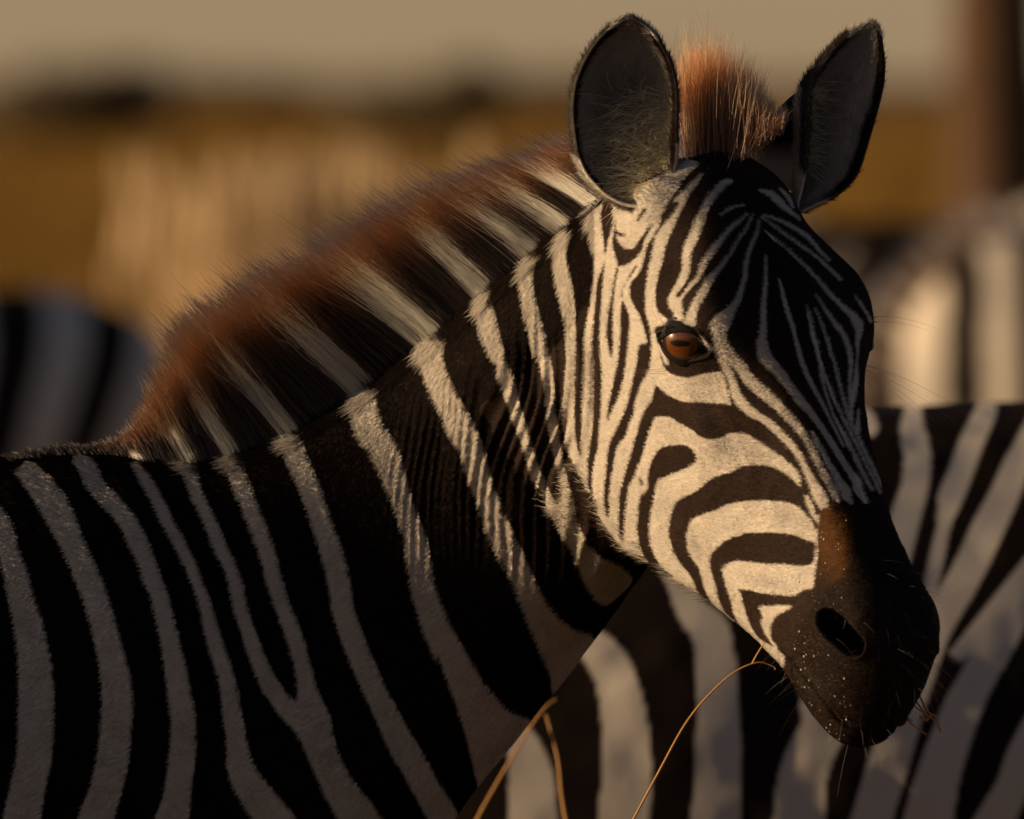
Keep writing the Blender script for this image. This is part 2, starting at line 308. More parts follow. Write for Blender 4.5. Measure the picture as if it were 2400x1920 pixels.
for t in ['B 510,105,40 420,140,75 340,230,80 270,320,75 215,430,60 190,490,90 140,620,90 80,760,95 50,850,85 50,940,80 A 1330,1030,80 1290,1120,80 1230,1210,60 1190,1290,70 1225,1340,150 1255,1420,95 1260,1500,100 1270,1570,110',
          'B 680,430,18 600,500,35 500,580,45 420,680,50 330,790,60 250,900,60 200,990,50 170,1080,40 110,1140,35 40,1220,28 A 1290,1285,25 1250,1330,60',
          'B 725,430,18 660,580,22 580,690,25 500,830,30 430,930,35 350,1030,50 280,1110,70 220,1220,75 160,1320,80 110,1420,85 90,1510,115 80,1580,70',
          'B 785,500,18 765,620,28 710,740,35 670,850,40 650,950,45 640,1060,45 610,1180,50 580,1280,60 520,1380,80 460,1460,130 D 170,10,195 168,120,130 190,220,130 270,320,120 370,420,110 450,540,110 560,650,115 680,750,110 780,850,85 860,930,85 950,1030,80 1030,1140,70 1100,1270,65 1160,1390,65 1220,1510,65 1290,1630,80 F 1010,290,80 1045,385,25',
          'D 1085,1075,15 1130,1150,45 1190,1260,50 1250,1370,55 1310,1480,60 1370,1580,75 1440,1690,100 F 1120,313,95 1170,405,30',
          'B 850,850,15 850,1000,25 850,1120,35 835,1250,45 825,1380,50 825,1500,60 820,1600,70 D 600,100,70 595,190,100 600,270,125 640,350,130 720,440,110 800,530,105 860,610,85 920,690,85 980,770,85 1050,850,75 1110,930,65 1170,1010,60 1230,1100,60 1290,1190,60 1350,1290,65 1420,1400,65 1490,1510,70 1550,1610,80 F 1220,270,70 1300,390,30',
          'B 980,1090,15 1010,1200,30 1040,1330,40 1080,1460,45 1120,1580,45 D 925,120,35 955,230,45 990,360,45 1040,490,45 1090,600,45 1140,690,45 1190,780,40 1240,880,35 1290,980,30 1340,1080,28 1390,1180,25 1420,1250,15',
          'B 1240,1350,12 1280,1500,22 1320,1680,28 D 1130,200,30 1160,330,30 1190,440,40 1200,510,45 1215,620,25 1250,740,25 1300,880,25 1350,1000,28 1410,1110,30 1460,1220,35 1520,1340,40 1580,1470,40 1640,1590,35 1700,1690,30',
          'D 1200,470,20 1240,560,20 1290,700,22 1340,820,25 1390,930,28 1450,1050,30 1510,1170,30 1570,1290,30 1630,1410,30 1690,1530,30 1740,1640,30 1780,1720,25',
          'B 1310,1380,10 1380,1500,20 1440,1680,25 D 1235,150,30 1270,280,30 1300,360,30 1330,480,30 1360,600,30 1390,720,30 1430,860,32 1480,1000,32 1540,1120,30 1590,1230,30 1650,1350,28 1710,1470,28 1770,1600,25 1830,1720,25',
          'B 780,460,12 920,570,22 1060,670,25 1200,770,28 1340,870,28 1430,950,28 1520,1035,30 1600,1120,30',
          'B 800,450,12 920,490,25 1040,540,35 1160,610,40 1260,680,45 1340,770,35 1400,840,30 1480,920,30',
          'B 830,600,12 920,690,20 1040,790,22 1160,900,28 1270,1010,32 1360,1110,35 1450,1220,40 1540,1310,45 1620,1390,50 1700,1460,70 1750,1530,100 1780,1620,80 D 1560,80,70 1545,180,40 1545,300,20 1535,420,20 1530,540,45 1515,650,50 1503,740,40 1487,860,20',
          'B 1330,1240,12 1420,1390,25 1510,1520,40 1580,1620,45 D 1350,20,45 1400,110,50 1440,200,50 1465,290,50 1475,380,45 1470,500,35 1465,620,30 1465,740,28 1480,880,25 1500,980,20',
          'D 1555,850,15 1550,950,30 1548,1040,40 1560,1110,12', 'B 760,200,15 880,240,70 960,310,75 1040,390,60 1120,450,35 1190,510,20', 'B 960,170,15 1040,250,40 1090,330,35 1110,390,20',
          'B 390,460,25 480,390,28 580,360,20 650,350,10', 'B 1720,1250,10 1790,1350,25 1860,1460,25 1900,1540,30']:
    hr(t, 1)
for m in (NECK, NECK2, HEAD): m.blur(1)
BROWN = Mask()
for t in ['F 860,420 960,420 1060,420 1150,500 1180,640 1160,800 1120,950 1080,1080 980,1120 880,1090 850,900 860,700']: BROWN.poly(pts(t), 1)
BROWN.blur(30)
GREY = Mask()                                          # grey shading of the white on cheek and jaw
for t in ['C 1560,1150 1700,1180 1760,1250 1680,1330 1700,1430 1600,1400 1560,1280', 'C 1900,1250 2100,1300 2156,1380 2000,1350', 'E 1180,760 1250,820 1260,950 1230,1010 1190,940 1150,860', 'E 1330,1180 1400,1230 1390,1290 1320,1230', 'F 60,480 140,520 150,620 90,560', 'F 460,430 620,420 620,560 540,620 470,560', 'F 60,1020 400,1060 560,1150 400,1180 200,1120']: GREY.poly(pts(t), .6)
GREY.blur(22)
EYE = pts('s 1550,777 1562,764 1584,757 1605,761 1628,773 1645,793 1664,830 1642,836 1615,842 1598,841 1578,834 1563,817 1554,797')
NOST = pts('G 890,160 960,120 1040,170 1110,260 1190,340 1250,420 1240,500 1160,520 1060,450 960,350 890,260')
MOUTH = pts('G 520,500 580,560 640,620 700,710 770,800 850,900 930,1000 1000,1085 1080,1165 1190,1215 1330,1225 1480,1160')
EYEM = Mask(); EYEM.poly(EYE, 1); EYEI = EYEM.copy(); EYEM.blur(3)
LIDM = Mask(); LIDM.poly(EYE.mean(0)+(EYE-EYE.mean(0))*1.16, 1); LIDM.blur(5)
NOSM = Mask(); NOSM.poly(NOST, 1); NOSI = NOSM.copy(); NOSM.blur(9)
NOSR = Mask(); NOSR.poly(NOST.mean(0)+(NOST-NOST.mean(0))*1.3, 1); NOSR.blur(14)
MOUM = Mask(); MOUM.rib(np.concatenate([MOUTH, np.full((len(MOUTH), 1), 7.)], 1), 1); MOUM.blur(2)
MLIP = Mask(); MLIP.rib(np.concatenate([MOUTH+[9, -7], np.full((len(MOUTH), 1), 12.)], 1), 1); MLIP.blur(4)
# ------------------------------------------------------------------ head frame (u along the face, v out of the forehead, w to the near side)
PHI, PIT, ROLL = math.radians(53), math.radians(56), math.radians(3)
hf = np.array([math.cos(PHI)*math.cos(PIT), -math.sin(PHI)*math.cos(PIT), -math.sin(PIT)])
hv = np.array([math.cos(PHI)*math.sin(PIT), -math.sin(PHI)*math.sin(PIT), math.cos(PIT)])
hw = np.array([-math.sin(PHI), -math.cos(PHI), 0])
hv, hw = hv*math.cos(ROLL)+hw*math.sin(ROLL), hw*math.cos(ROLL)-hv*math.sin(ROLL)
HP0 = unproj(1650, 400, -.13); HM = np.stack([hf, hv, hw])
def h2w(uvw, M=None, o=None): return (HP0 if o is None else o)+(np.asarray(uvw)/1000.)@(HM if M is None else M)
def w2h(P): return (P-HP0)@HM.T*1000.
HS = [(-20, [(-4,0),(-6,28),(-20,50),(-42,62),(-75,68),(-105,68),(-135,62),(-165,44),(-168,0)]),
(30, [(26,0),(24,34),(10,60),(-18,74),(-60,80),(-105,80),(-150,74),(-192,54),(-190,0)]),
(80, [(44,0),(42,38),(28,62),(2,77),(-45,85),(-100,86),(-160,82),(-214,60),(-208,0)]),
(130, [(51,0),(49,42),(38,75),(12,92),(-35,88),(-95,86),(-165,82),(-228,62),(-218,0)]),
(175, [(50,0),(48,40),(36,73),(6,92),(-34,84),(-92,82),(-168,78),(-236,60),(-222,0)]),
(215, [(46,0),(44,36),(31,55),(2,69),(-34,76),(-88,76),(-162,70),(-230,55),(-214,0)]),
(265, [(39,0),(37,27),(24,40),(-4,50),(-40,63),(-84,68),(-145,60),(-200,46),(-186,0)]),
(320, [(32,0),(30,22),(19,33),(-4,41),(-35,51),(-74,55),(-120,51),(-165,36),(-156,0)]),
(370, [(28,0),(26,20),(16,31),(-4,38),(-30,46),(-62,49),(-98,45),(-136,31),(-132,0)]),
(410, [(27,0),(25,22),(15,35),(-4,44),(-30,50),(-57,50),(-86,42),(-115,31),(-114,0)]),
(445, [(26,0),(24,24),(13,41),(-8,49),(-33,51),(-58,48),(-82,42),(-106,30),(-108,0)]),
(475, [(14,0),(11,21),(1,34),(-19,42),(-41,45),(-61,43),(-82,39),(-102,28),(-106,0)]),
(498, [(-12,0),(-14,12),(-22,21),(-35,28),(-50,31),(-65,31),(-80,29),(-97,21),(-102,0)]),
(510, [(-38,0),(-40,7),(-44,12),(-51,16),(-59,18),(-68,18),(-78,17),(-90,12),(-94,0)])]
def head_loft(M=None, o=None):
    R = []
    for u, h in HS:
        h = np.array(h, float); ring = np.concatenate([h, (h*[1, -1])[-2:0:-1]]); R.append(np.concatenate([np.full((len(ring), 1), u), ring], 1))
    R = cr(np.array(R), 90); R = cr(R.swapaxes(0, 1), 72, closed=True).swapaxes(0, 1)
    return loft(h2w(R, M, o))
def body_loft(st, m=56, n=130):
    """stations: top xyz, bottom xyz, half thickness, lower-weight"""
    st = cr(np.array(st, float), n); th = np.linspace(0, 2*math.pi, m, endpoint=False)
    q = (1-np.cos(th))/2; side = np.sin(th)
    Tp, Bp, h, k = st[:, 0:3], st[:, 3:6], st[:, 6], st[:, 7]
    prof = np.sign(side)*np.abs(side)**.85
    P = Tp[:, None]+(Bp-Tp)[:, None]*q[None, :, None]
    ax = nrmz(np.gradient((Tp+Bp)/2, axis=0)); dn = nrmz(Bp-Tp)
    lat = nrmz(np.cross(ax, dn))                      # sideways
    wd = h[:, None]*(1-k[:, None]+2*k[:, None]*q[None])*prof[None]
    return loft(P+lat[:, None]*wd[..., None])
NS = []
for tx, ty, bx, by, y, h, k in [(1640,470,1560,1150,-.10,.052,.1),(1440,440,1495,1300,-.045,.070,.12),(1260,530,1432,1395,.005,.082,.14),(1125,635,1366,1500,.045,.092,.15),
    (985,750,1290,1622,.075,.101,.16),(825,868,1197,1745,.092,.112,.16),(655,968,1085,1885,.10,.130,.16),(480,1040,960,2080,.10,.158,.16),(300,1057,800,2300,.10,.188,.14),
    (130,1062,560,2480,.10,.205,.12),(-150,1088,250,2560,.10,.222,.12),(-600,1130,-300,2600,.10,.262,.1),(-1100,1140,-900,2560,.10,.28,.08),(-1700,1110,-1600,2420,.10,.27,.04),
    (-2300,1060,-2250,2150,.10,.25,0),(-2750,1120,-2700,1900,.10,.20,0),(-3050,1300,-3000,1700,.10,.08,0)]:
    NS.append([*unproj(tx, ty, y), *unproj(bx, by, y), h, k])
NS[:] = [s for s in NS]
def legs(xf, xr, y0, ztop, sp=.12):
    out = []
    for sy in (-1, 1):
        y = y0+sy*sp
        out.append(tube([(xf-.02,y0+sy*.11,ztop+.12),(xf,y,ztop-.08),(xf+.02,y,.56),(xf+.01,y,.44),(xf+.01,y,.40),(xf,y,.25),(xf,y,.13),(xf+.03,y,.06),(xf+.035,y,.045)],
                        [(.13,.09),(.10,.075),(.062,.05),(.045,.04),(.043,.038),(.03,.026),(.034,.03),(.036,.034),(.034,.032)]))
        out.append(tube([(xr-.05,y0+sy*.12,ztop+.2),(xr,y,ztop-.05),(xr+.06,y,.66),(xr-.03,y,.50),(xr-.10,y,.44),(xr-.075,y,.28),(xr-.07,y,.14),(xr-.04,y,.06),(xr-.035,y,.045)],
                        [(.2,.12),(.16,.10),(.10,.07),(.06,.05),(.05,.04),(.034,.028),(.036,.032),(.038,.035),(.036,.034)]))
    return out
def hoof_mesh(x, y):
    V, T = tube([(x+.035,y,.052),(x+.045,y,.03),(x+.055,y,.004),(x+.056,y,0.)], [(.034,.033),(.042,.04),(.05,.046),(.03,.03)], 14, 12)
    return mesh_from('hoof', V, T)
# ------------------------------------------------------------------ materials for the coat
def coat_mat(name, white, black):
    k = NT(name); c = k.attr('coat').outputs['Fac']; b = k.attr('brown').outputs['Fac']; g = k.attr('grey').outputs['Fac']
    tc = k.n('TexCoord').outputs['Object']
    n1 = k.noise(38., tc, 5.); n2 = k.noise(420., tc, 3.); n3 = k.noise(9., tc, 3.)
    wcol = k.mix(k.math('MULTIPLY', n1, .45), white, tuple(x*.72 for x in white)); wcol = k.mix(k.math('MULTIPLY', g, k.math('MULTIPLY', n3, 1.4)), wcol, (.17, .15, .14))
    bcol = k.mix(n1, black, tuple(x*1.6 for x in black)); bcol = k.mix(k.math('MULTIPLY', b, k.noise(60., tc, 5.)), bcol, (.13, .052, .014))
    col = k.mix(c, bcol, wcol); col = k.mix(k.attr('pit').outputs['Fac'], col, (.003, .002, .0015))
    bump = k.n('Bump', Strength=.25, Distance=.002, Height=n2)
    p = k.n('BsdfPrincipled', Base__Color=col, Roughness=k.math('MULTIPLY_ADD', k.attr('wet').outputs['Fac'], -.12, .75), Normal=bump.outputs[0])
    p.inputs['Specular IOR Level'].default_value = .035; p.inputs['Sheen Weight'].default_value = .0
    return k.out(p.outputs[0])
WHITE, BLACK = (.54, .47, .385), (.009, .0056, .0041)
M_COAT = coat_mat('striped_coat', WHITE, BLACK)
def fur_mat(name, spec=.25, trans=0.):
    k = NT(name); col = k.attr('col').outputs['Vector']; nv = k.attr('nrm').outputs['Vector']
    d = k.n('BsdfDiffuse', Color=col, Normal=nv)
    g = k.n('BsdfAnisotropic', Roughness=.42, Color=(1, .9, .8, 1)) if False else k.n('BsdfGlossy', Roughness=.45, Color=(.9, .8, .7, 1), Normal=nv)
    x = k.n('MixShader', Fac=.0015, i1=d.outputs[0], i2=g.outputs[0])
    return k.out(x.outputs[0])
M_FUR = fur_mat('fur')
def hair_mat(name, rough=.35, tint=1.0):
    k = NT(name); col = k.attr('col').outputs['Vector']
    h = k.n('BsdfHairPrincipled', _parametrization='COLOR', Color=col, Roughness=rough, Radial__Roughness=.45, Coat=.0)
    return k.out(h.outputs[0])
M_HAIR = hair_mat('mane_hair')
def plain(name, col, rough=.5, spec=.5, noise=0, scale=30., col2=None, bump=0):
    k = NT(name); tc = k.n('TexCoord').outputs['Object']; c = (*col, 1)
    n = k.noise(scale, tc, 5.)
    cc = k.mix(n, col, col2 or tuple(x*(1-noise) for x in col))
    p = k.n('BsdfPrincipled', Base__Color=cc, Roughness=rough); p.inputs['Specular IOR Level'].default_value = spec
    if bump: k.t.links.new(k.n('Bump', Strength=bump, Distance=.01, Height=n).outputs[0], p.inputs['Normal'])
    return k.out(p.outputs[0])
M_HOOF = plain('hoof_horn', (.03, .026, .022), .45, .4, .5)

# ------------------------------------------------------------------ the zebra in the picture
zebra = empty('zebra', (-.55, .10, 0), 'zebra with head turned to look back, sharp eye and rust brown forelock', 'zebra', 'zebras of the herd')
XF, XR = -.27, -1.42
parts = [head_loft(), body_loft(NS)]+legs(XF, XR, .10, .82)
V, T = remesh(*join(parts), .0075)
# soften the joints between head, neck and legs, keep the face crisp
uvw = w2h(V); onface = sstep(60, 130, uvw[:, 0])*sstep(-250, -225, uvw[:, 1]+0*uvw[:, 0])
onface = np.where((np.abs(uvw[:, 2]) < 130) & (uvw[:, 0] < 540) & (uvw[:, 1] > -250), sstep(40, 140, uvw[:, 0]), 0)
V = smooth(V, T, 10, .5, 1-.8*onface)
def want(V, T, lim):
    C = V[T].mean(1); px = proj(C); fn = nrmz(np.cross(V[T[:, 1]]-V[T[:, 0]], V[T[:, 2]]-V[T[:, 0]]))
    e = np.linalg.norm(V[T[:, 0]]-V[T[:, 1]], axis=1)
    return (px[:, 0] > -120) & (px[:, 0] < 2480) & (px[:, 1] > -50) & (px[:, 1] < 2040) & ((fn@(-FW)) > -.45) & (e > lim)
for lim in (.0028, .0024):
    V, T = refine(V, T, want(V, T, lim)); V = smooth(V, T, 2, .5, taubin=True)
N = normals(V, T)
# --- sculpting: eye sockets, nostrils, mouth, brow, folds of the neck
uvw = w2h(V); aw = np.abs(uvw[:, 2])
inhead = (uvw[:, 0] > 10) & (uvw[:, 0] < 540) & (uvw[:, 1] > -255) & (uvw[:, 1] < 75) & (aw < 120)
mirror = uvw.copy(); mirror[:, 2] = aw
pxm = proj(h2w(mirror)); px = proj(V)
latn = N@hw*np.sign(uvw[:, 2])                          # faces sideways
side = inhead & (latn > .05)
disp = np.zeros(len(V))
disp += np.where(side, -14*EYEM.get(pxm)+4.2*LIDM.get(pxm)*(1-EYEM.get(pxm)), 0)
nosd = inhead & (uvw[:, 0] > 380) & (latn > -.2) & (uvw[:, 1] > -100)
disp += np.where(nosd, 2.6*NOSR.get(pxm)*(1-NOSM.get(pxm)), 0)
npush = np.where(nosd, NOSM.get(pxm), 0)[:, None]*(-np.sign(uvw[:, 2:3])*hw*26-hv*6)/1000.
mo = inhead & (uvw[:, 0] > 400) & (uvw[:, 1] < -30)
disp += np.where(mo, -7.5*MOUM.get(pxm)+2.6*MLIP.get(pxm), 0)
def bump3(c, r, a):                                     # smooth lump in head coordinates, both sides
    d = ((mirror-np.array(c))/np.array(r)); return a*np.exp(-(d*d).sum(1))*inhead
disp += bump3((150, 34, 70), (35, 16, 22), 4.5)        # brow
disp += bump3((225, -38, 72), (50, 11, 25), 3.0)       # facial crest
disp += bump3((205, -10, 75), (22, 16, 20), -4.0)      # hollow under the eye
disp += bump3((95, 10, 74), (25, 18, 20), -6.0)        # temple hollow
disp += bump3((300, -60, 50), (60, 14, 25), -2.5)      # groove along the cheek
disp += bump3((438, -18, 50), (24, 20, 25), 3.5)       # nostril wing
disp += bump3((25, -5, 62), (24, 24, 24), 7.0)         # ear base
disp += bump3((0, 25, 0), (50, 45, 55), 20.0)          # poll
nz = vnoise(V*38)*.8+vnoise(V*90+7)*.35+vnoise(V*19+3)*1.2
disp += np.where(inhead, nz*.9, nz*.7)
veins = np.abs(vnoise(np.stack([uvw[:, 0]/26, uvw[:, 1]/34, uvw[:, 2]/60], -1)+3))
disp += np.where(inhead & (uvw[:, 0] > 220) & (uvw[:, 0] < 400) & (uvw[:, 1] < 0), 0.5*np.exp(-(veins/.16)**2), 0)
# neck folds (skin gathered where the head is turned)
neck = ~inhead | (uvw[:, 0] < 60) | (px[:, 0] < 1400)
X, Y = px[:, 0], px[:, 1]
crest_y = np.interp(X, [700, 866, 1024, 1157, 1269, 1382], [1015, 908, 791, 679, 582, 495])
fm = sstep(820, 1000, X)*(1-sstep(1400, 1420, X))*sstep(60, 300, Y-crest_y)*(1-sstep(1230+.15*(X-1000), 1400+.15*(X-1000), Y))
wob = vnoise(np.stack([X/110, Y/230, X*0], -1))*34+vnoise(np.stack([X/40, Y/120, X*0+5], -1))*5
ph = (X+.10*(Y-1000)+wob)
per = np.interp(X, [850, 1150, 1290, 1400], [25, 21, 30, 36]); ph2 = np.cumsum(np.zeros(1)) 
base = np.interp(ph, np.linspace(700, 1500, 400), np.cumsum(800/400/np.interp(np.linspace(700, 1500, 400), [850, 1150, 1290, 1400], [25, 21, 32, 40])))
rid = 1-np.abs(np.sin(math.pi*base))**.8*2
amp = np.interp(X, [850, 1000, 1250, 1400], [.7, 1.5, 2.6, 4.0])*(.8+.9*vnoise(np.stack([X/30, Y/170, X*0+9], -1))).clip(.1, 2)
disp += np.where(neck, fm*rid*amp, 0)
disp = np.where((N@(-FW)) > -.5, disp, disp*.3)
V = V+N*(disp/1000)[:, None]+npush
V = smooth(V, T, 1, .35); N = normals(V, T)
px = proj(V); uvw = w2h(V); mirror = uvw.copy(); mirror[:, 2] = np.abs(uvw[:, 2]); pxm = proj(h2w(mirror))
# --- coat pattern on the vertices
def coat_value(P, N_, jit=0.):
    q = proj(P); h = w2h(P); facing = N_@(-FW)
    hd = (h[:, 0] > -10) & (h[:, 0] < 545) & (h[:, 1] > -262) & (h[:, 1] < 80) & (np.abs(h[:, 2]) < 125)
    mi = h.copy(); mi[:, 2] = np.abs(h[:, 2]); qm = proj(h2w(mi))
    use = np.where(((h[:, 2] < 0) & (facing < .02))[:, None], qm, q)
    if jit: use = use+rng.normal(0, jit, use.shape)
    hd &= (q[:, 0] > 1395) | (h[:, 0] > 60)
    vh = HEAD.get(use)
    vn = np.where(q[:, 0] > 1440, NECK2.get(q), np.where(q[:, 0] > 1380, HEAD.get(q+jit*rng.normal(0, 1, q.shape)), NECK.get(q+jit*rng.normal(0, 1, q.shape))))
    z = P[:, 2]; x = P[:, 0]
    body = .5+.5*np.sin(x*46+1.2*vnoise(P*3)+np.clip(-1.0-x, 0, 1)*(z-1.0)*60); leg = .5+.5*np.sin(z*150+vnoise(P*9)*1.5)
    pr = np.where(z < .78, leg, body); pr = sstep(.45, .6, pr)
    w_ = np.maximum(sstep(-340, -420, q[:, 0]), sstep(2250, 2330, q[:, 1]))
    vn = vn*(1-w_)+pr*w_
    out = np.where(hd, vh, vn)
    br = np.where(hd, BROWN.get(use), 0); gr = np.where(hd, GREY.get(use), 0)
    mz = np.where(hd, sstep(395, 430, h[:, 0]+.25*h[:, 1]), 0)
    return sstep(.3, .7, out), br, gr, mz, hd
coat, brown, grey, wet, hd = coat_value(V, N)
pit_ = 0; eyein = np.where(hd & (latn > .05), sstep(.3, .6, EYEM.get(pxm)), 0); coat = coat*(1-eyein)
me = mesh_from('body', V, T)
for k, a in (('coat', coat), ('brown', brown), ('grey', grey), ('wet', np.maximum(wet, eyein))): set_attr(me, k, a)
set_attr(me, 'pit', np.where(hd, sstep(.25, .7, NOSM.get(pxm)), 0))
body = obj('body', me, M_COAT, zebra)
print('body tris', len(T))
# ------------------------------------------------------------------ eyes
def eye_mat():
    k = NT('zebra_eye'); co = k.n('TexCoord').outputs['Object']; sp = k.n('SeparateXYZ', Vector=co)
    x, y = sp.outputs[0], sp.outputs[1]
    r = k.math('SQRT', k.math('ADD', k.math('MULTIPLY', x, x), k.math('MULTIPLY', y, y)))
    iris = k.n('MapRange', _interpolation_type='SMOOTHSTEP', Value=r, i1=.0150, i2=.0128, i3=0., i4=1.).outputs[0]
    ex = k.math('DIVIDE', x, .0088); ey = k.math('DIVIDE', k.math('SUBTRACT', y, .0008), .0026)
    pr = k.math('ADD', k.math('POWER', k.math('ABSOLUTE', ex), 2.6), k.math('POWER', k.math('ABSOLUTE', ey), 2.2))
    pup = k.n('MapRange', _interpolation_type='SMOOTHSTEP', Value=pr, i1=1.35, i2=.8, i3=0., i4=1.).outputs[0]
    mp = k.n('Mapping', Vector=co, Scale=(90, 900, 90)); nz = k.noise(1.0, mp.outputs[0], 3.)
    ring = k.n('MapRange', Value=r, i1=.004, i2=.0145, i3=0., i4=1.).outputs[0]
    ic = k.mix(nz, (.03, .007, .0015), (.14, .040, .005)); ic = k.mix(k.math('MULTIPLY', ring, .3), ic, (.15, .055, .009))
    c = k.mix(iris, (.012, .006, .004), ic); c = k.mix(pup, c, (.002, .0015, .001))
    p = k.n('BsdfPrincipled', Base__Color=c, Roughness=.28); p.inputs['Coat Weight'].default_value = 1.; p.inputs['Coat Roughness'].default_value = .03; p.inputs['Specular IOR Level'].default_value = .2
    return k.out(p.outputs[0])
M_EYE = eye_mat()
M_LID = plain('eyelid_skin', (.010, .007, .0055), .75, .12, .4, 300.)
lid = (LIDM.get(pxm) > .3) & (EYEM.get(pxm) < .12) & hd & (latn > .05) & (uvw[:, 2] > 0)
lc = V[lid].mean(0); ln = nrmz(N[lid].mean(0)); RE = .0235
ec = lc-ln*(RE-.0052); ec = unproj(1600, 801, ec[1]); ec = ec-ln*.0080; ech = w2h(ec[None])[0]
def sphere(R, n=36, m=48):
    th = np.linspace(0, math.pi, n)[1:-1]; ph = np.linspace(0, 2*math.pi, m, endpoint=False)
    return loft(np.stack([np.sin(th)[:, None]*np.cos(ph), np.sin(th)[:, None]*np.sin(ph), np.cos(th)[:, None]+0*ph], -1)*R)
from mathutils import Matrix
eye_me = mesh_from('eye', *sphere(RE)); eye_me.materials.append(M_EYE)
for sgn in (1, -1):
    e = obj('eye', eye_me, None, zebra)
    c = h2w(np.array([[ech[0], ech[1], ech[2]*sgn]]))[0]
    if sgn > 0:
        tgt = unproj(1592, 809, c[1]-RE*.97); g = nrmz(tgt-c)
    else: g = nrmz(np.array(hw)*-.95+hf*.15+hv*.1)
    xx = nrmz(np.cross(np.array([0, 0, 1.]), g)); xx = nrmz(xx+np.array([0, 0, -.06])); yy = np.cross(g, xx)
    mw = Matrix(((xx[0], yy[0], g[0], c[0]), (xx[1], yy[1], g[1], c[1]), (xx[2], yy[2], g[2], c[2]), (0, 0, 0, 1)))
    e.matrix_world = mw
    for up_l in (True, False):                           # lids: shells hugging the ball
        uu = np.linspace(-1, 1, 33)[:, None]; xx_ = uu*.0215
        edge = (.0105-.0125*uu**2*.75+.0015*uu) if up_l else (-.0132+.0110*uu**2)
        out_ = edge+(.0085 if up_l else -.0085)*np.sqrt(np.clip(1.02-uu**2, .02, 1))
        ss = np.linspace(0, 1, 12)[None]; Yl = edge+(out_-edge)*ss; Xl = xx_+0*ss
        rr = RE+.0013+.0012*np.sin(ss*math.pi*.5); Zl = np.sqrt(np.clip(rr**2-Xl**2-Yl**2, 1e-8, 1))
        f_ = np.stack([Xl, Yl, Zl], -1); bk = f_*(RE-.002)/rr[..., None]
        G_ = np.concatenate([f_, bk[:, ::-1]], 1); lv, lt = loft(G_)
        lo = obj('eyelid', mesh_from('eyelid', lv, lt), M_LID, zebra); lo.matrix_world = mw
# ------------------------------------------------------------------ ears
def ear(Ltxt, Rtxt, y0, y1, back, dscale, far):
    n, m = 60, 40
    Lr, Rr = cr(pts(Ltxt), n), cr(pts(Rtxt), n); t = np.linspace(0, 1, n); s = np.linspace(0, 1, m)
    yy = y0+(y1-y0)*t
    A, B = unproj(Lr[:, 0], Lr[:, 1], yy), unproj(Rr[:, 0], Rr[:, 1], yy)
    wd = np.linalg.norm(B-A, axis=1); back = nrmz(np.array(back, float))
    prof = np.sin(math.pi*s)**.62
    dep = wd*dscale*(1-.45*t**2)
    s2 = .5-.5*np.cos(math.pi*s)
    inner = A[:, None]+(B-A)[:, None]*s2[None, :, None]+back*(dep[:, None]*prof[None])[..., None]
    inner = inner+back*(.004*vnoise(inner*30))[..., None]
    th = (.0028+.002*np.sin(math.pi*s))[None, :]*np.minimum(1, (1-t)*6+.25)[:, None]
    gu = np.gradient(inner, axis=0); gv = np.gradient(inner, axis=1); nn = nrmz(np.cross(gu, gv)); nn *= np.sign((nn@back))[..., None]+1e-9
    outer = inner+nn*th[..., None]
    rim = np.concatenate([inner, outer[:, ::-1]], 1)         # closed ring per t
    Vv, Tt = loft(rim)
    k = np.concatenate([np.ones((n, m)), np.zeros((n, m))], 1); tt = np.broadcast_to(t[:, None], (n, 2*m)); ss = np.concatenate([s, s[::-1]])[None]+0*tt
    edge = np.minimum(ss, 1-ss); nzv = .05*vnoise(rim*60)
    rimd = (1-sstep(.05, .11, edge+nzv*.5))*sstep(.04, .2, tt)*(1-sstep(.86, .93, tt+nzv))
    cin = .62-.16*vnoise(rim*25); cin = cin*(1-rimd)
    cin = cin*(1-.55*sstep(.2, .45, edge)*(1-sstep(.55, .85, tt)))
    cin = np.where(tt > .88, np.maximum(cin, .8), cin)
    cout = np.where(tt > .87, .95, np.where((tt > .52) & (tt < .87), .04, .95)); cout = np.where((edge < .06) & (tt > .15) & (tt < .88), .08, cout)
    if not far: cout = np.where(edge < .14, np.where((tt > .35) & (tt < .86), .1, .9), cout)
    c = np.where(k > .5, cin, cout).ravel(); c = np.concatenate([c, [c[0], c[-1]]])
    me = mesh_from('ear', Vv, Tt); set_attr(me, 'coat', c); z = np.zeros(len(Vv))
    for a in ('brown', 'grey', 'wet'): set_attr(me, a, z)
    o = obj('ear', me, M_COAT, zebra)
    return o, inner, outer, nn, back, t, s, cin[:, :m], cout[:, m:][:, ::-1]
yb = float(h2w(np.array([[14, -2, 62]]))[0, 1]); yf = float(h2w(np.array([[22, -4, -66]]))[0, 1])
EAR_N = ear('P 470,1150 400,1140 310,1095 250,1040 190,970 150,880 128,760 118,660 122,560 140,460 180,360 240,260 310,180 370,130 410,110',
            'P 500,1150 560,1115 620,1050 655,960 672,870 677,790 676,720 680,640 683,550 675,470 655,390 620,310 570,230 520,165 445,112', yb-.012, yb+.03, (-.22, 1, 0), .42, False)
EAR_F = ear('P 1385,1175 1395,1080 1405,960 1430,840 1458,720 1455,610 1455,530 1475,460 1520,390 1570,315 1630,245 1690,190 1760,145',
            'P 1400,1178 1470,1140 1560,1100 1640,1040 1700,970 1740,880 1790,720 1830,570 1850,440 1852,320 1838,230 1815,165 1785,142', yf-.02, yf+.02, (-.8, .62, .0), .44, True)
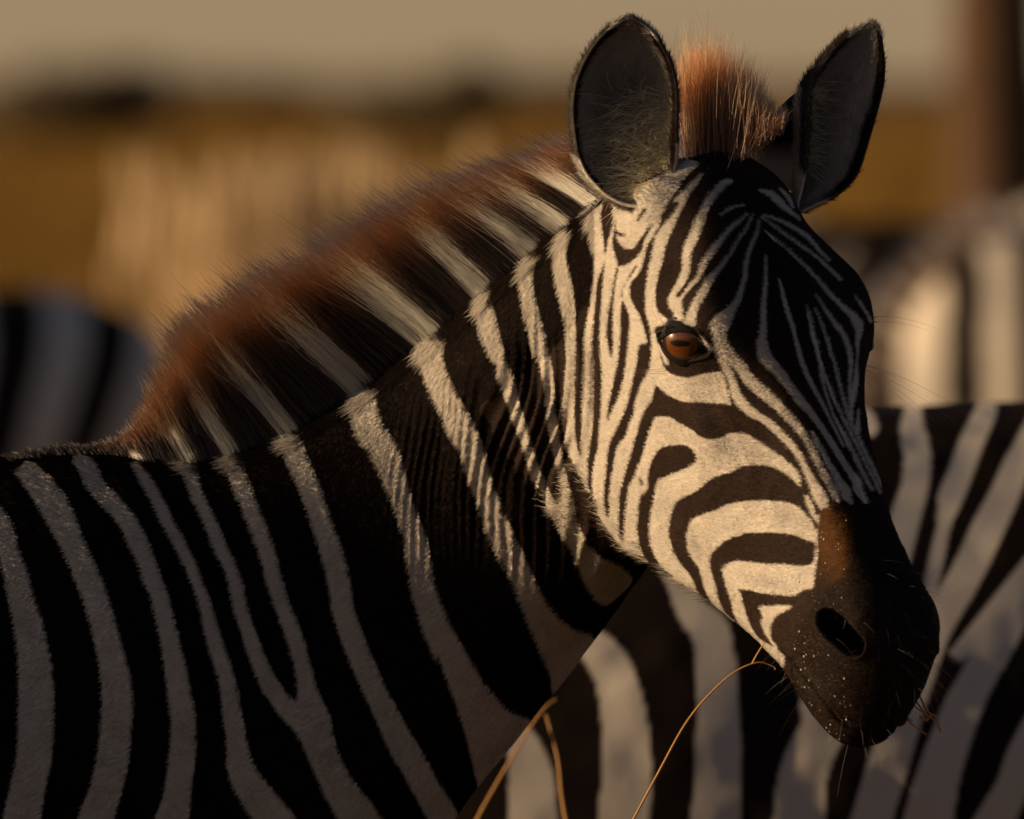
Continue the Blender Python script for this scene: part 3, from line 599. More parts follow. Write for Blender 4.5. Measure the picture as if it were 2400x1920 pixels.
# stem of the far ear, where the cup sinks into the head
q = pts('P 1260,1060 1285,870 1330,710 1385,590 1440,510'); Vv, Tt = tube(unproj(q[:, 0], q[:, 1], np.full(5, yf+.05)), [.036, .027, .018, .012, .004], 24, 40)
me_ = mesh_from('ear_base', Vv, Tt); set_attr(me_, 'coat', .85*sstep(1.56, 1.53, Vv[:, 2])*sstep(-.2, .2, vnoise(Vv*40)+.8))
for k_ in ('brown', 'grey', 'wet'): set_attr(me_, k_, np.zeros(len(Vv)))
obj('ear_base', me_, M_COAT, EAR_F[0])

# ------------------------------------------------------------------ short coat hair
def tri_sample(V, T, sel, dens):
    Ts = T[sel]; a, b, c = V[Ts[:, 0]], V[Ts[:, 1]], V[Ts[:, 2]]
    ar = .5*np.linalg.norm(np.cross(b-a, c-a), axis=1)*dens[sel]; n = int(ar.sum())
    i = np.searchsorted(np.cumsum(ar), rng.random(n)*ar.sum()); i = np.minimum(i, len(Ts)-1)
    r1, r2 = rng.random((2, n)); f = r1+r2 > 1; r1[f] = 1-r1[f]; r2[f] = 1-r2[f]
    w = np.stack([1-r1-r2, r1, r2], -1)[..., None]
    return (V[Ts[i]]*w).sum(1), nrmz((N[Ts[i]]*w).sum(1)), Ts[i][:, 0]
C = V[T].mean(1); pc = proj(C); fn = nrmz(N[T].sum(1)); tu = w2h(C)
vis = (pc[:, 0] > -30) & (pc[:, 0] < 2440) & (pc[:, 1] > 0) & (pc[:, 1] < 1960) & (fn@(-FW) > -.25)
thd = hd[T[:, 0]]
skin = EYEM.get(pxm)[T[:, 0]]*thd
muz = thd & (tu[:, 0]+.25*tu[:, 1] > 400)
nos = NOSM.get(pxm)[T[:, 0]]*thd
dens = np.where(muz, .7, np.where(thd, 1.5, 1.0))*1e6*np.where((skin > .2) | (nos > .3), 0, 1)
# none under the mane
P, NN, vi = tri_sample(V, T, vis, dens)
q = proj(P); cy = np.interp(q[:, 0], [0, 300, 430, 566, 703, 866, 1024, 1157, 1269, 1382], [1040, 1062, 1080, 1070, 1015, 908, 791, 679, 582, 495])
keep = ~((q[:, 0] > 250) & (q[:, 0] < 1400) & (q[:, 1] < cy-25)); P, NN, vi = P[keep], NN[keep], vi[keep]
cv, br, gr, mz, hdh = coat_value(P, NN, .9)
h = w2h(P)
flow_h = hw*np.sign(h[:, 2:3])*.75-hv*.45-hf*.35
flow_n = np.broadcast_to(np.array([-.75, -.05, -.55]), P.shape)
fl = np.where(hdh[:, None], flow_h, flow_n)+rng.normal(0, .22, P.shape)
fl = nrmz(fl-NN*(fl*NN).sum(1, keepdims=True))
ln_ = np.where(hdh, .0030, .0042)*(.7+.6*rng.random(len(P))); ln_ = np.where(mz > .3, .0025, ln_)
jaw = hdh & (h[:, 1] < -205+.35*np.maximum(h[:, 0]-200, 0)) & (h[:, 0] > 150) & (h[:, 0] < 330) & (rng.random(len(P)) < .08); ln_ = np.where(jaw, ln_*3.2, ln_)
ln_ = np.where(~hdh & (np.abs(q[keep][:, 1]-cy[keep]) < 32) & (q[keep][:, 0] > 350), ln_*(1+2.2*rng.random(len(P))), ln_)
lift = .34+.14*rng.random(len(P)); lift = np.where(jaw, .75, lift)
m = 4; tpar = np.linspace(0, 1, m)
pt = P[:, None]+(fl[:, None]*(tpar[None, :, None])+NN[:, None]*((tpar-.35*tpar**2)[None, :, None]*lift[:, None, None]))*ln_[:, None, None]
vary = (1+.18*rng.normal(0, 1, len(P))).clip(.5, 1.5)[:, None]
wcol = np.array(WHITE)*1.06; bcol = np.array(BLACK)*1.5
lump = (vnoise(P*32)*.5+.5)[:, None]
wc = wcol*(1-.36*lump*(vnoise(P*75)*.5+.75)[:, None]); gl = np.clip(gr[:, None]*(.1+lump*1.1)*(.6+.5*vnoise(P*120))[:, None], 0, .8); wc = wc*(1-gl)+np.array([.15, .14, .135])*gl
bc = bcol*(1+.6*lump)*np.where(hdh, np.where(mz > .3, .75, 1.9), .5)[:, None]; br = br*np.clip(.55+.6*vnoise(P*70), 0, 1); bc = bc*(1-br[:, None])+np.array([.13, .05, .013])*br[:, None]
bc = np.where(((mz > .3) & (rng.random(len(P)) < .16))[:, None], np.array([.075, .05, .032]), bc); colr = (wc*cv[:, None]+bc*(1-cv[:, None]))*vary
rad = np.array([.00011, .00010, .00008, .00002])[None]*np.where(hdh, 1., 1.2)[:, None]
nat = nrmz(NN*.9+fl*.1+rng.normal(0, .1, P.shape))
coat_o = strands('coat', pt, rad, M_FUR, zebra, dict(col=colr, nrm=nat))
print('coat hairs', len(P))
# fuzz on the ears
def ear_fuzz(E, dens, parent):
    o, inn, out, nn, back, t, s, cin, cout = E; res = []
    for (G, sg, cc) in ((inn, -1, cin), (out, 1, cout)):
        k = int(dens); i = rng.random(k)*(G.shape[0]-1.01); j = rng.random(k)*(G.shape[1]-1.01); a, b = i.astype(int), j.astype(int); u, v = (i-a)[:, None], (j-b)[:, None]
        p = (G[a, b]*(1-v)+G[a, b+1]*v)*(1-u)+(G[a+1, b]*(1-v)+G[a+1, b+1]*v)*u
        n_ = nn[a, b]*sg; d = nrmz(G[np.minimum(a+1, 59), b]-G[a, b])+rng.normal(0, .3, p.shape); d = nrmz(d)
        L = (.004+.003*rng.random(k))[:, None, None]
        q_ = p[:, None]+(d[:, None]*tpar[None, :, None]+n_[:, None]*(.45*tpar)[None, :, None])*L
        c = cc[a, b][:, None]; col = (np.array(WHITE)*c+np.array(BLACK)*1.5*(1-c))*(.75+.5*rng.random((k, 1)))
        res.append((q_, col, n_))
    q_, col, n_ = [np.concatenate(x) for x in zip(*res)]
    strands('ear_fuzz', q_, np.array([.00016, .00014, .0001, .00003])[None], M_FUR, o, dict(col=col, nrm=nrmz(n_+rng.normal(0, .2, n_.shape))))
ear_fuzz(EAR_N, 15000, None); ear_fuzz(EAR_F, 13000, None)
# long hair inside the near ear
def ear_hair(E, k, tlo, thi, slo, shi, dirx, ln0):
    o, inn, out, nn, back, t, s, _, _ = E
    a = (59*(tlo+(thi-tlo)*rng.random(k))).astype(int); b = (39*(slo+(shi-slo)*rng.random(k))).astype(int)
    p = inn[a, b]-nn[a, b]*.001; L = ln0*(.5+.9*rng.random(k)); tp = np.linspace(0, 1, 7)
    d = nrmz(np.array(dirx)+rng.normal(0, .42, p.shape)); cur = nrmz(np.array([-.1, -.4, -.6])+rng.normal(0, .8, p.shape))
    q_ = p[:, None]+(d[:, None]*tp[None, :, None]+cur[:, None]*(.6*tp**2)[None, :, None]-nn[a, b][:, None]*(.25*tp)[None, :, None])*L[:, None, None]
    col = np.array([.78, .50, .20])*(.4+.7*rng.random((k, 1)))
    strands('ear_hair', q_, np.array([.0003, .0003, .00028, .00025, .0002, .00014, .00005])[None], M_HAIR, o, dict(col=col))
ear_hair(EAR_N, 420, .12, .60, .55, .93, (-.9, -.25, -.05), .032)
ear_hair(EAR_F, 260, .2, .6, .1, .4, (.7, -.3, -.1), .018)

# ------------------------------------------------------------------ mane
KX = np.array([20, 130, 250, 300, 357, 464, 566, 703, 866, 1024, 1157, 1269, 1382, 1440]); KY = np.array([1082, 1066, 1064, 1070, 1085, 1090, 1067, 1015, 908, 791, 679, 582, 495, 450])
OX = np.array([20, 116, 186, 230, 278, 310, 346, 371, 415, 430, 473, 519, 596, 637, 708, 774, 861, 963, 1040, 1116, 1193, 1269, 1346, 1420, 1500])
OY = np.array([1064, 1042, 1034, 1030, 1012, 985, 929, 872, 815, 770, 740, 699, 668, 628, 612, 566, 515, 464, 439, 403, 372, 327, 311, 300, 290])
DX = np.array([20, 250, 430, 566, 703, 866, 1024, 1157, 1269, 1382, 1440]); DA = np.array([[-.85, -.52], [-.6, -.8], [-.45, -.9], [-.5, -.86], [-.62, -.78], [-.70, -.71], [-.80, -.60], [-.80, -.60], [-.86, -.51], [-.84, -.54], [-.75, -.66]])
def mdir(x): return nrmz(np.stack([np.interp(x, DX, DA[:, 0]), np.interp(x, DX, DA[:, 1])], -1))
sel = (pc[:, 0] > 30) & (pc[:, 0] < 1470) & (pc[:, 1] < np.interp(pc[:, 0], KX, KY)+4) & (pc[:, 1] > 380) & (fn[:, 2] > -.1) & ~muz
sel &= ~((tu[:, 0] > 45) & (np.abs(tu[:, 2]) > 30) & (tu[:, 1] > -60))
P, NN, vi = tri_sample(V, T, sel, np.full(len(T), .48e6))
P0_, k = P-NN*.002, len(P); q = proj(P)
x0 = q[:, 0].copy()
for _ in range(4):
    d = mdir(x0); tt = (np.interp(x0, KX, KY)-q[:, 1])/np.maximum(-d[:, 1], .2); x0 = q[:, 0]-tt*d[:, 0]
d = mdir(x0)+rng.normal(0, .05, (k, 2)); d = nrmz(d)
L = np.full(k, 20.); done = np.zeros(k, bool)
for step in np.arange(10, 480, 6.):
    r = q+d*step; hit = ~done & (r[:, 1] < np.interp(r[:, 0], OX, OY)); L[hit] = step; done |= hit
L[~done] = 300
L = np.where(q[:, 0] < 300, np.minimum(L, 60), L); white = NECK.get(np.stack([x0, np.interp(x0, KX, KY)+16], -1)) > .5; white &= x0 > 270
lowx = sstep(230, 480, x0)
L = L*(.72+.30*rng.random(k)**.6)*(.7+.3*lowx)+(1-lowx)*14*rng.random(k)
L = L*np.where(rng.random(k) < .06, 1.14, 1.)
tipd = d[:, 0:1]*RT-d[:, 1:2]*np.array([0, 0, 1.]); tipd = tipd+np.array([0, 1., 0])*(NN[:, 1:2]*.30+rng.normal(0, .07, (k, 1)))
tip = P0_+tipd*(L*S)[:, None]
order = np.argsort(x0+rng.normal(0, 4, k)); cl = np.empty(k, int); cl[order] = np.arange(k)//55
L = L*(.88+.22*rng.random(cl.max()+1))[cl]; tip = P0_+tipd*(L*S)[:, None]
# tufts: pull the tips of neighbours together, separately for near and far side
cl = cl*2+(P[:, 1] < np.interp(x0, [0, 1500], [.1, .03])).astype(int)
cnt = np.bincount(cl); mean = np.stack([np.bincount(cl, tip[:, c])/np.maximum(cnt, 1) for c in range(3)], -1)
mt = mean[cl]; off = mt-tip; off -= nrmz(tipd)*(off*nrmz(tipd)).sum(1, keepdims=True)
tip = tip+off*(.35+.55*rng.random((k, 1)))
mp_ = 8; tp = np.linspace(0, 1, mp_)
bend = rng.normal(0, .05, (k, 3))*(L*S)[:, None]+np.array([-.05, 0, -.03])*(L*S)[:, None]
wv = rng.normal(0, .018, (k, 3))*(L*S)[:, None]; phs = rng.random(k)*6.28
pt = P0_[:, None]+(tip-P0_)[:, None]*tp[None, :, None]+bend[:, None]*(tp*tp)[None, :, None]*1.0+wv[:, None]*np.sin(tp[None]*9+phs[:, None])[..., None]*tp[None, :, None]
wf = np.interp(x0, [300, 566, 703, 1382], [.25, .5, .62, .62])*(.8+.4*rng.random(k))
isw = white[:, None]*(1-sstep(0, .18, tp[None]-wf[:, None]))
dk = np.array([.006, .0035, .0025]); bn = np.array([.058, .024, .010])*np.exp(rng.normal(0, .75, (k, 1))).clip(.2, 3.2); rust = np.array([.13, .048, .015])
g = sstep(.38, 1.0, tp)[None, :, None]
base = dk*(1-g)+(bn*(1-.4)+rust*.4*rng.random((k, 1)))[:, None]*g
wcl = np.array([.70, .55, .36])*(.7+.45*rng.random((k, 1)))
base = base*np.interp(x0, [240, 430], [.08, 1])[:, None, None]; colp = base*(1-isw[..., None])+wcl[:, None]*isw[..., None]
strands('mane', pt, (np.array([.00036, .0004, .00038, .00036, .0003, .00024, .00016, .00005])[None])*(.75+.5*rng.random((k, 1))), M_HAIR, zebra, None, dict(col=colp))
print('mane', k)
# forelock between the ears
ft = pts('P 700,870 690,300 760,880 735,215 820,895 800,190 880,890 870,185 940,880 960,240 1000,860 1060,320 1060,830 1130,420 1130,790 1200,530 1200,745 1262,610 1262,710 1300,640').reshape(-1, 2, 2)
k = 6500; s_ = rng.random(k)*(len(ft)-1.001); s_ = s_+.22*np.sin(s_*12)*(.5+.5*rng.random(k)); s_ = np.clip(s_, 0, len(ft)-1.001); i = s_.astype(int); f = (s_-i)[:, None]
b0 = ft[i, 0]*(1-f)+ft[i+1, 0]*f+rng.normal(0, 7, (k, 2)); e0 = ft[i, 1]*(1-f)+ft[i+1, 1]*f
tuft = np.sin(s_*23)*6+np.sin(s_*57+1)*4
fl_ = np.where(rng.random(k) < .12, .8+.4*rng.random(k), .45+.5*rng.random(k)**.7)
e1 = b0+(e0-b0)*fl_[:, None]+np.stack([tuft+rng.normal(0, 9, k), rng.normal(0, 8, k)], -1)
yb0 = HP0[1]+.035+rng.normal(0, .016, k)-.05*(s_/len(ft)); ye = yb0+.02+rng.normal(0, .014, k)
A, B = unproj(b0[:, 0], b0[:, 1], yb0), unproj(e1[:, 0], e1[:, 1], ye)
A = A-(B-A)*.12
bend = rng.normal(0, .05, (k, 3))*np.linalg.norm(B-A, axis=1)[:, None]
pt = A[:, None]+(B-A)[:, None]*tp[None, :, None]+bend[:, None]*(np.sin(tp*3.14))[None, :, None]
wl = (s_ < 1.9) & (rng.random(k) < .75-.3*s_)
rc = np.array([.14, .044, .013])*np.exp(rng.normal(0, .6, (k, 1))).clip(.25, 2.6); root = rc*.45
cp = root[:, None]*(1-g)+rc[:, None]*g
isw = wl[:, None]*(1-sstep(0, .25, tp[None]*fl_[:, None]-.22))
cp = cp*(1-isw[..., None])+(np.array([.72, .56, .38])*(.7+.5*rng.random((k, 1))))[:, None]*isw[..., None]
strands('forelock', pt, (np.array([.00024, .00025, .00024, .00021, .00018, .00014, .0001, .00004])[None])*(.7+.5*rng.random((k, 1))), M_HAIR, zebra, None, dict(col=cp))
# ------------------------------------------------------------------ whiskers, lashes
def fine(name, lst, r, col, parent):
    """lst: list of (start px, y, dir, length, droop)"""
    out = []
    for p, d, l, dr in lst:
        d = nrmz(np.array(d, float)); out.append(np.array(p)+d*(tp*l)[:, None]+np.array([0, 0, -1.])*(dr*l*tp**2)[:, None])
    out = np.array(out); n = len(out)
    return strands(name, out, (np.linspace(1, .15, mp_)*r)[None], M_HAIR, parent, None, dict(col=np.broadcast_to(np.array(col), (n, mp_, 3)).copy()))
lst = []
mv = np.where(hd & (uvw[:, 0] > 400) & (N@(-FW) > -.3))[0]
for j in rng.choice(mv, 130):
    l = .012+.03*rng.random()**2
    lst.append((V[j]-N[j]*.001, N[j]+rng.normal(0, .35, 3)+np.array([0, 0, -.25]), l, .25))
fine('whiskers', lst, .00012, (.03, .02, .015), zebra)
lst = []
for x, y, dx, dy, l in [(2012, 850, 1, .25, .055), (2010, 858, 1, .45, .07), (2010, 868, 1, .5, .075), (2010, 876, .9, .75, .05), (2010, 862, 1, .3, .085), (2012, 854, 1, .2, .09), (2040, 742, 1, -.05, .06), (2042, 756, 1, -.1, .05), (1562, 870, -1, .05, .035), (1556, 864, -1, .12, .03), (1560, 876, -1, .02, .04), (1548, 776, -1, .03, .006)]:
    hy = h2w(np.array([[190, 0, -88 if x > 1900 else 92]]))[0, 1]
    lst.append((unproj(x, y, hy), (dx, -.1, -dy), l, .25 if x > 1900 else -.1))
fine('eye_whiskers', lst, .00016, (.03, .02, .015), zebra)
lst = []
for sgn in (1, -1):
    for j in range(70):
        a = rng.random()
        p_ = cr(EYE[:6], 50)[int(a*49)]
        w0 = h2w(np.array([[0, 0, 0]]))
        near = unproj(p_[0], p_[1], lc[1]-.002); hh = w2h(near[None]); hh[0, 2] *= sgn; st = h2w(hh)[0]
        lst.append((st, hw*sgn*.8-hv*.1+hf*(a-.5)*.8+np.array([0, 0, -.45])+rng.normal(0, .15, 3), .010+.008*rng.random(), -.15))
fine('eyelashes', lst, .00022, (.012, .008, .006), zebra)
# drops of dew and grass seed stuck on the muzzle
M_DEW = (lambda k: k.out(k.n('BsdfPrincipled', Base__Color=(.8, .72, .6, 1), Roughness=.08).outputs[0]))(NT('dew'))
dv = np.where(hd & (uvw[:, 0] > 335) & (uvw[:, 2] > 10) & (uvw[:, 1] < 30) & (px[:, 0] > 1860) & (px[:, 0] < 1995) & (N@(-FW) > .2) & (NOSR.get(pxm) < .2))[0]
sv, st_ = sphere(1., 6, 7); allp = []
for j in rng.choice(dv, 90): allp.append((V[j]+N[j]*.0006+sv*(.0002+.0005*rng.random()**3)*np.array([1, 1, 1.5]), st_))
tag(obj('dew', mesh_from('dew', *join(allp)), M_DEW, zebra), kind='stuff')
for xx, off in ((XF, 0), (XR-.07, 0)):
    for sy in (-1, 1): obj('hoof', hoof_mesh(xx-.02, .10+sy*.12), M_HOOF, zebra)
Vv, Tt = tube([(-1.50, .10, 1.18), (-1.60, .10, 1.10), (-1.64, .10, .95), (-1.65, .10, .75), (-1.64, .10, .5)], [.035, .03, .022, .035, .006], 12, 40)
me_ = mesh_from('tail', Vv, Tt); set_attr(me_, 'coat', (np.sin(Vv[:, 2]*150) > .1)*(Vv[:, 2] > .8)*1.)
for k_ in ('brown', 'grey', 'wet'): set_attr(me_, k_, np.zeros(len(Vv)))
obj('tail', me_, M_COAT, zebra)
# ------------------------------------------------------------------ the zebra standing behind, head down
Y2 = 1.80
z2 = empty('zebra', (.55, Y2, 0), 'zebra standing broadside behind the turned head, its flat back and flank softly blurred', 'zebra', 'zebras of the herd')
S2 = []
for tx, ty, bx, by, h, k in [(-60,2500,180,2750,.06,.1),(60,2150,420,2560,.075,.1),(260,1700,640,2420,.10,.14),(520,1250,760,2380,.14,.14),(800,1010,820,2440,.19,.12),(1080,962,1000,2500,.225,.12),
    (1600,947,1550,2540,.265,.1),(2200,945,2200,2480,.28,.08),(2800,925,2800,2330,.275,.04),(3300,950,3300,2150,.25,0),(3720,1100,3700,1900,.18,0),(3900,1350,3880,1650,.06,0)]:
    S2.append([*unproj(tx, ty, Y2), *unproj(bx, by, Y2), h, k])
ph2_ = math.radians(180); pt2 = math.radians(72)
f2 = np.array([math.cos(ph2_)*math.cos(pt2), 0, -math.sin(pt2)]); v2 = np.array([math.cos(ph2_)*math.sin(pt2), 0, math.cos(pt2)]); w2 = np.cross(f2, v2)
o2 = unproj(-10, 2280, Y2)
V2, T2 = remesh(*join([head_loft(np.stack([f2, v2, w2]), o2), body_loft(S2)]+[(a*np.array([-1, 1, 1])+np.array([0, 0, 0]), b[:, ::-1]) for a, b in legs(.10, -1.0, Y2, .82)]), .012)
V2 = smooth(V2, T2, 8)
fa = lambda V, T, lim: (lambda C, px_, e: (px_[:, 0] > 1000) & (px_[:, 0] < 2480) & (px_[:, 1] < 2000) & (C[:, 1] < Y2) & (e > lim))(V[T].mean(1), proj(V[T].mean(1)), np.linalg.norm(V[T[:, 0]]-V[T[:, 1]], axis=1))
V2, T2 = refine(V2, T2, fa(V2, T2, .005)); V2 = smooth(V2, T2, 2, .5, taubin=True); V2, T2 = refine(V2, T2, fa(V2, T2, .003)); V2 = smooth(V2, T2, 2, .5, taubin=True); N2 = normals(V2, T2)
V2 = V2+N2*(.0035*vnoise(V2*9)+.0015*vnoise(V2*30))[:, None]
Z2M = Mask()
for t in ['K 1750,60,40 1745,90,60 1740,170,90 1760,260,100 1750,380,100 1720,480,110 1690,600,110 1650,740,120 1600,900,140 1540,1060,150 1450,1220,160 1370,1360,170 1330,1480,180 1320,1617,190',
          'K 2020,70,70 2010,110,80 1960,220,90 1920,330,90 1880,430,90 1860,520,50', 'K 2250,60,80 2156,250,95 2130,300,100 2080,420,110 2020,540,120 1970,650,120 1900,780,120 1840,880,120 1790,1000,120 1740,1150,120 1690,1300,140 1640,1450,150 1590,1617,150',
          'K 2330,560,100 2230,700,100 2140,830,100 2060,960,130 1990,1080,130 1930,1200,140 1880,1330,150 1840,1450,160 1800,1617,180', 'K 2300,1100,100 2150,1350,90 2110,1500,120 2050,1617,140', 'K 2500,300,90 2380,420,95 2300,520,60',
          'K 800,560,60 840,660,90 880,740,100 930,850,120 990,920,140 1010,1050,150 1020,1200,160 1020,1400,170 1010,1617,180', 'K 400,780,60 470,880,90 530,950,110 590,1010,140 640,1100,150 670,1250,170 680,1400,180 670,1617,190', 'K 180,1150,80 260,1290,110 310,1390,140 325,1480,170 330,1617,180', 'K 1150,300,50 1230,500,80 1290,700,90 1330,900,90 1340,1050,50']:
    Z2M.rib(pts(t), 1, 400)
Z2M.poly(pts('K 1545,70 1600,110 1618,170 1585,205 1550,165'), 1); Z2M.blur(2)
RZ2 = math.radians(10.); o2z = np.array([.55, Y2, 0])
def rotz2(P_): d_ = P_-o2z; return np.stack([d_[:, 0]*math.cos(RZ2)-d_[:, 1]*math.sin(RZ2), d_[:, 0]*math.sin(RZ2)+d_[:, 1]*math.cos(RZ2), d_[:, 2]], -1)+o2z
q2 = proj(rotz2(V2)); c2 = Z2M.get(q2)
x, z = V2[:, 0], V2[:, 2]
diag = np.clip(x-.45, 0, 2); pr = .5+.5*np.sin(x*38-diag*30*(z-.8)+1.0*vnoise(V2*3)); leg = .5+.5*np.sin(z*140+vnoise(V2*9)*1.5)
pr = sstep(.42, .6, np.where(z < .78, leg, pr)); wgt = np.maximum(np.maximum(sstep(2460, 2600, q2[:, 0]), sstep(1060, 960, q2[:, 0])), sstep(2050, 2200, q2[:, 1]))
c2 = c2*(1-wgt)+pr*wgt; c2 = np.where(np.linalg.norm((V2-(o2+f2*.48))*[1, .8, 1], axis=1) < .10, 0, c2)
me2 = mesh_from('body', V2, T2); set_attr(me2, 'coat', sstep(.3, .7, c2))
for k_ in ('brown', 'grey', 'wet'): set_attr(me2, k_, np.zeros(len(V2)))
obj('body', me2, M_COAT, z2)
# mane, tail, ears, hooves of that zebra
crest = np.array([s[:3] for s in S2[1:6]]); cc_ = cr(crest, 600); k = 5000
i = rng.integers(0, 599, k); A = cc_[i]+np.stack([0*rng.random(k), rng.normal(0, .012, k), -.01+0*rng.random(k)], -1)
tn = nrmz(np.gradient(cc_, axis=0))[i]; up_ = nrmz(np.cross(tn, np.array([0, 1., 0]))); up_ *= np.sign(up_[:, 2:3]+.3)
B = A+(up_+rng.normal(0, .12, (k, 3)))*(.085*(.6+.5*rng.random((k, 1))))*np.minimum(1, (600-i)[:, None]/120)
pt = A[:, None]+(B-A)[:, None]*tp[None, :, None]
wst = (np.sin(i*.16) > .2)[:, None, None]
strands('mane', pt, (np.linspace(1, .2, mp_)*.0005)[None], M_HAIR, z2, None, dict(col=np.where(wst, np.array([.6, .48, .33]), np.array([.05, .025, .012]))*np.ones((k, mp_, 1))))
tl = [(1.05+.02*a, Y2, z_) for a, z_ in ((-2, 1.16), (2, 1.08), (5, .95), (5, .75), (4, .5))]
def simple(name, V_, T_, coat_, par):
    m_ = mesh_from(name, V_, T_); set_attr(m_, 'coat', coat_)
    for k_ in ('brown', 'grey', 'wet'): set_attr(m_, k_, np.zeros(len(V_)))
    return obj(name, m_, M_COAT, par)
Vv, Tt = tube(tl, [.035, .03, .022, .035, .006], 12, 40); simple('tail', Vv, Tt, (np.sin(Vv[:, 2]*150) > .1)*(Vv[:, 2] > .8)*1., z2)
for sg in (-1, 1):
    b_ = o2+f2*.01+v2*.0+w2*.055*sg; ax = nrmz(-f2*.8+v2*.55+w2*.3*sg)
    Vv, Tt = tube([b_-ax*.02, b_+ax*.03, b_+ax*.09, b_+ax*.14, b_+ax*.165], [(.022, .022), (.034, .024), (.036, .02), (.02, .012), (.002, .002)], 14, 30); simple('ear', Vv, Tt, np.where(np.linalg.norm(Vv-b_, axis=1) > .07, .1, .8), z2)
for xx in (-.10, 1.07):
    for sy in (-1, 1):
        hm = hoof_mesh(0, 0); o_ = obj('hoof', hm, M_HOOF, None); o_.rotation_euler = (0, 0, math.pi); o_.location = (xx+.02, Y2+sy*.12, 0); bpy.context.view_layer.update(); o_.parent = z2; o_.matrix_parent_inverse = z2.matrix_world.inverted()
def copy_tree(o, parent=None):
    c = o.copy(); COL.objects.link(c); c.parent = parent
    for ch in list(o.children): copy_tree(ch, c)
    return c
def gx(pxx, y): return float(unproj(np.array(pxx), np.array(960.), y)[0])
far_spots = [(-170, 14.0, 20, 'dark blurred zebra out of focus in the shade behind the sharp zebra\'s withers'),
             (2830, 15.5, 7, 'pale blurred zebra beyond the broadside zebra, farther off in the dry grass'),
             (2480, 21.5, 172, 'faint blurred zebra farthest off, facing away from the herd in the grass')]
bpy.context.view_layer.update(); z2.rotation_euler = (0, 0, RZ2)
for x_, y_, rz, lab in far_spots:
    c = copy_tree(z2); c.location = (gx(x_, y_), y_, 0); c.rotation_euler = (0, 0, math.radians(rz)); c['label'] = lab
    if x_ < 0: c.scale = (.92,)*3
# ------------------------------------------------------------------ ground, dry grass, tussock, trees
def ground_mat():
    k = NT('dry_savanna_ground'); tc = k.n('TexCoord').outputs['Object']
    n1 = k.noise(.05, tc, 6.); n2 = k.noise(1.3, tc, 6.); c = k.mix(n1, (.18, .098, .033), (.21, .125, .044)); c = k.mix(k.math('MULTIPLY', n2, .6), c, (.07, .035, .012))
    b = k.n('Bump', Strength=.8, Distance=.3, Height=n2)
    p = k.n('BsdfPrincipled', Base__Color=c, Roughness=.9, Normal=b.outputs[0]); p.inputs['Specular IOR Level'].default_value = .1
    return k.out(p.outputs[0])
gn = 60; gxs = np.concatenate([-np.geomspace(4000, 2, gn), np.geomspace(2, 4000, gn)]); gys = np.concatenate([[-60, -30, -15, 0], np.geomspace(3, 6000, 90)])
GX, GY = np.meshgrid(gxs, gys, indexing='ij')
GZ = .12*vnoise(np.stack([GX*.05, GY*.05, GX*0], -1))*sstep(14, 60, np.hypot(GX, GY))-.0
nv = GX.shape; ii = np.arange(nv[0]-1)[:, None]*nv[1]; jj = np.arange(nv[1]-1)[None]
Fq = np.stack([ii+jj, ii+nv[1]+jj, ii+nv[1]+jj+1, ii+jj+1], -1).reshape(-1, 4)
tag(obj('ground', mesh_from('ground', np.stack([GX, GY, GZ], -1).reshape(-1, 3), Fq), ground_mat()), kind='structure')
def grass_mat(name, a, b, trans=.35):
    k = NT(name); g_ = k.n('NewGeometry').outputs['Position']; n1 = k.noise(.11, g_, 4.); r = k.n('NewGeometry').outputs['Random Per Island']
    c = k.mix(n1, a, b); c = k.mix(k.math('MULTIPLY', r, .5), c, tuple(x*.55 for x in a))
    d = k.n('BsdfDiffuse', Color=c); t_ = k.n('BsdfTranslucent', Color=c)
    return k.out(k.n('MixShader', Fac=trans, i1=d.outputs[0], i2=t_.outputs[0]).outputs[0])
M_GRASS = grass_mat('dry_grass_blades', (.21, .105, .023), (.24, .15, .036))
M_PALE = grass_mat('pale_grass_blades', (.62, .44, .25), (.72, .55, .34))
def blades(B, H, W, lean):
    n = len(B); a = rng.random(n)*math.pi; w_ = np.stack([np.cos(a), np.sin(a), 0*a], -1)*W[:, None]*.5
    d = np.stack([rng.normal(0, lean, n), rng.normal(0, lean, n), np.ones(n)], -1); mid = B+d*H[:, None]*.55; tip = B+d*H[:, None]+np.stack([rng.normal(0, lean*.6, n), rng.normal(0, lean*.6, n), -.1+0*a], -1)*H[:, None]
    V_ = np.stack([B-w_, B+w_, mid-w_*.7, mid+w_*.7, tip], 1).reshape(-1, 3); o = np.arange(n)[:, None]*5
    T_ = np.concatenate([o+[0, 1, 3], o+[0, 3, 2], o+[2, 3, 4]]); return V_, T_
k = 105000; yy = 16+np.exp(rng.random(k)*math.log(420/2.))*2*1.0-2; xx = (rng.random(k)*2-1)*(1.2+(yy+12)*.09)
dst = yy+12; Hh = (.45+.5*rng.random(k))*np.interp(dst, [25, 90, 430], [.75, 1., 1.25]); Wd = .006*np.maximum(1, dst/28.)
tag(obj('dry_grass', mesh_from('dry_grass', *blades(np.stack([xx, yy, -.02+0*xx], -1), Hh, Wd, .22)), M_GRASS), kind='stuff')
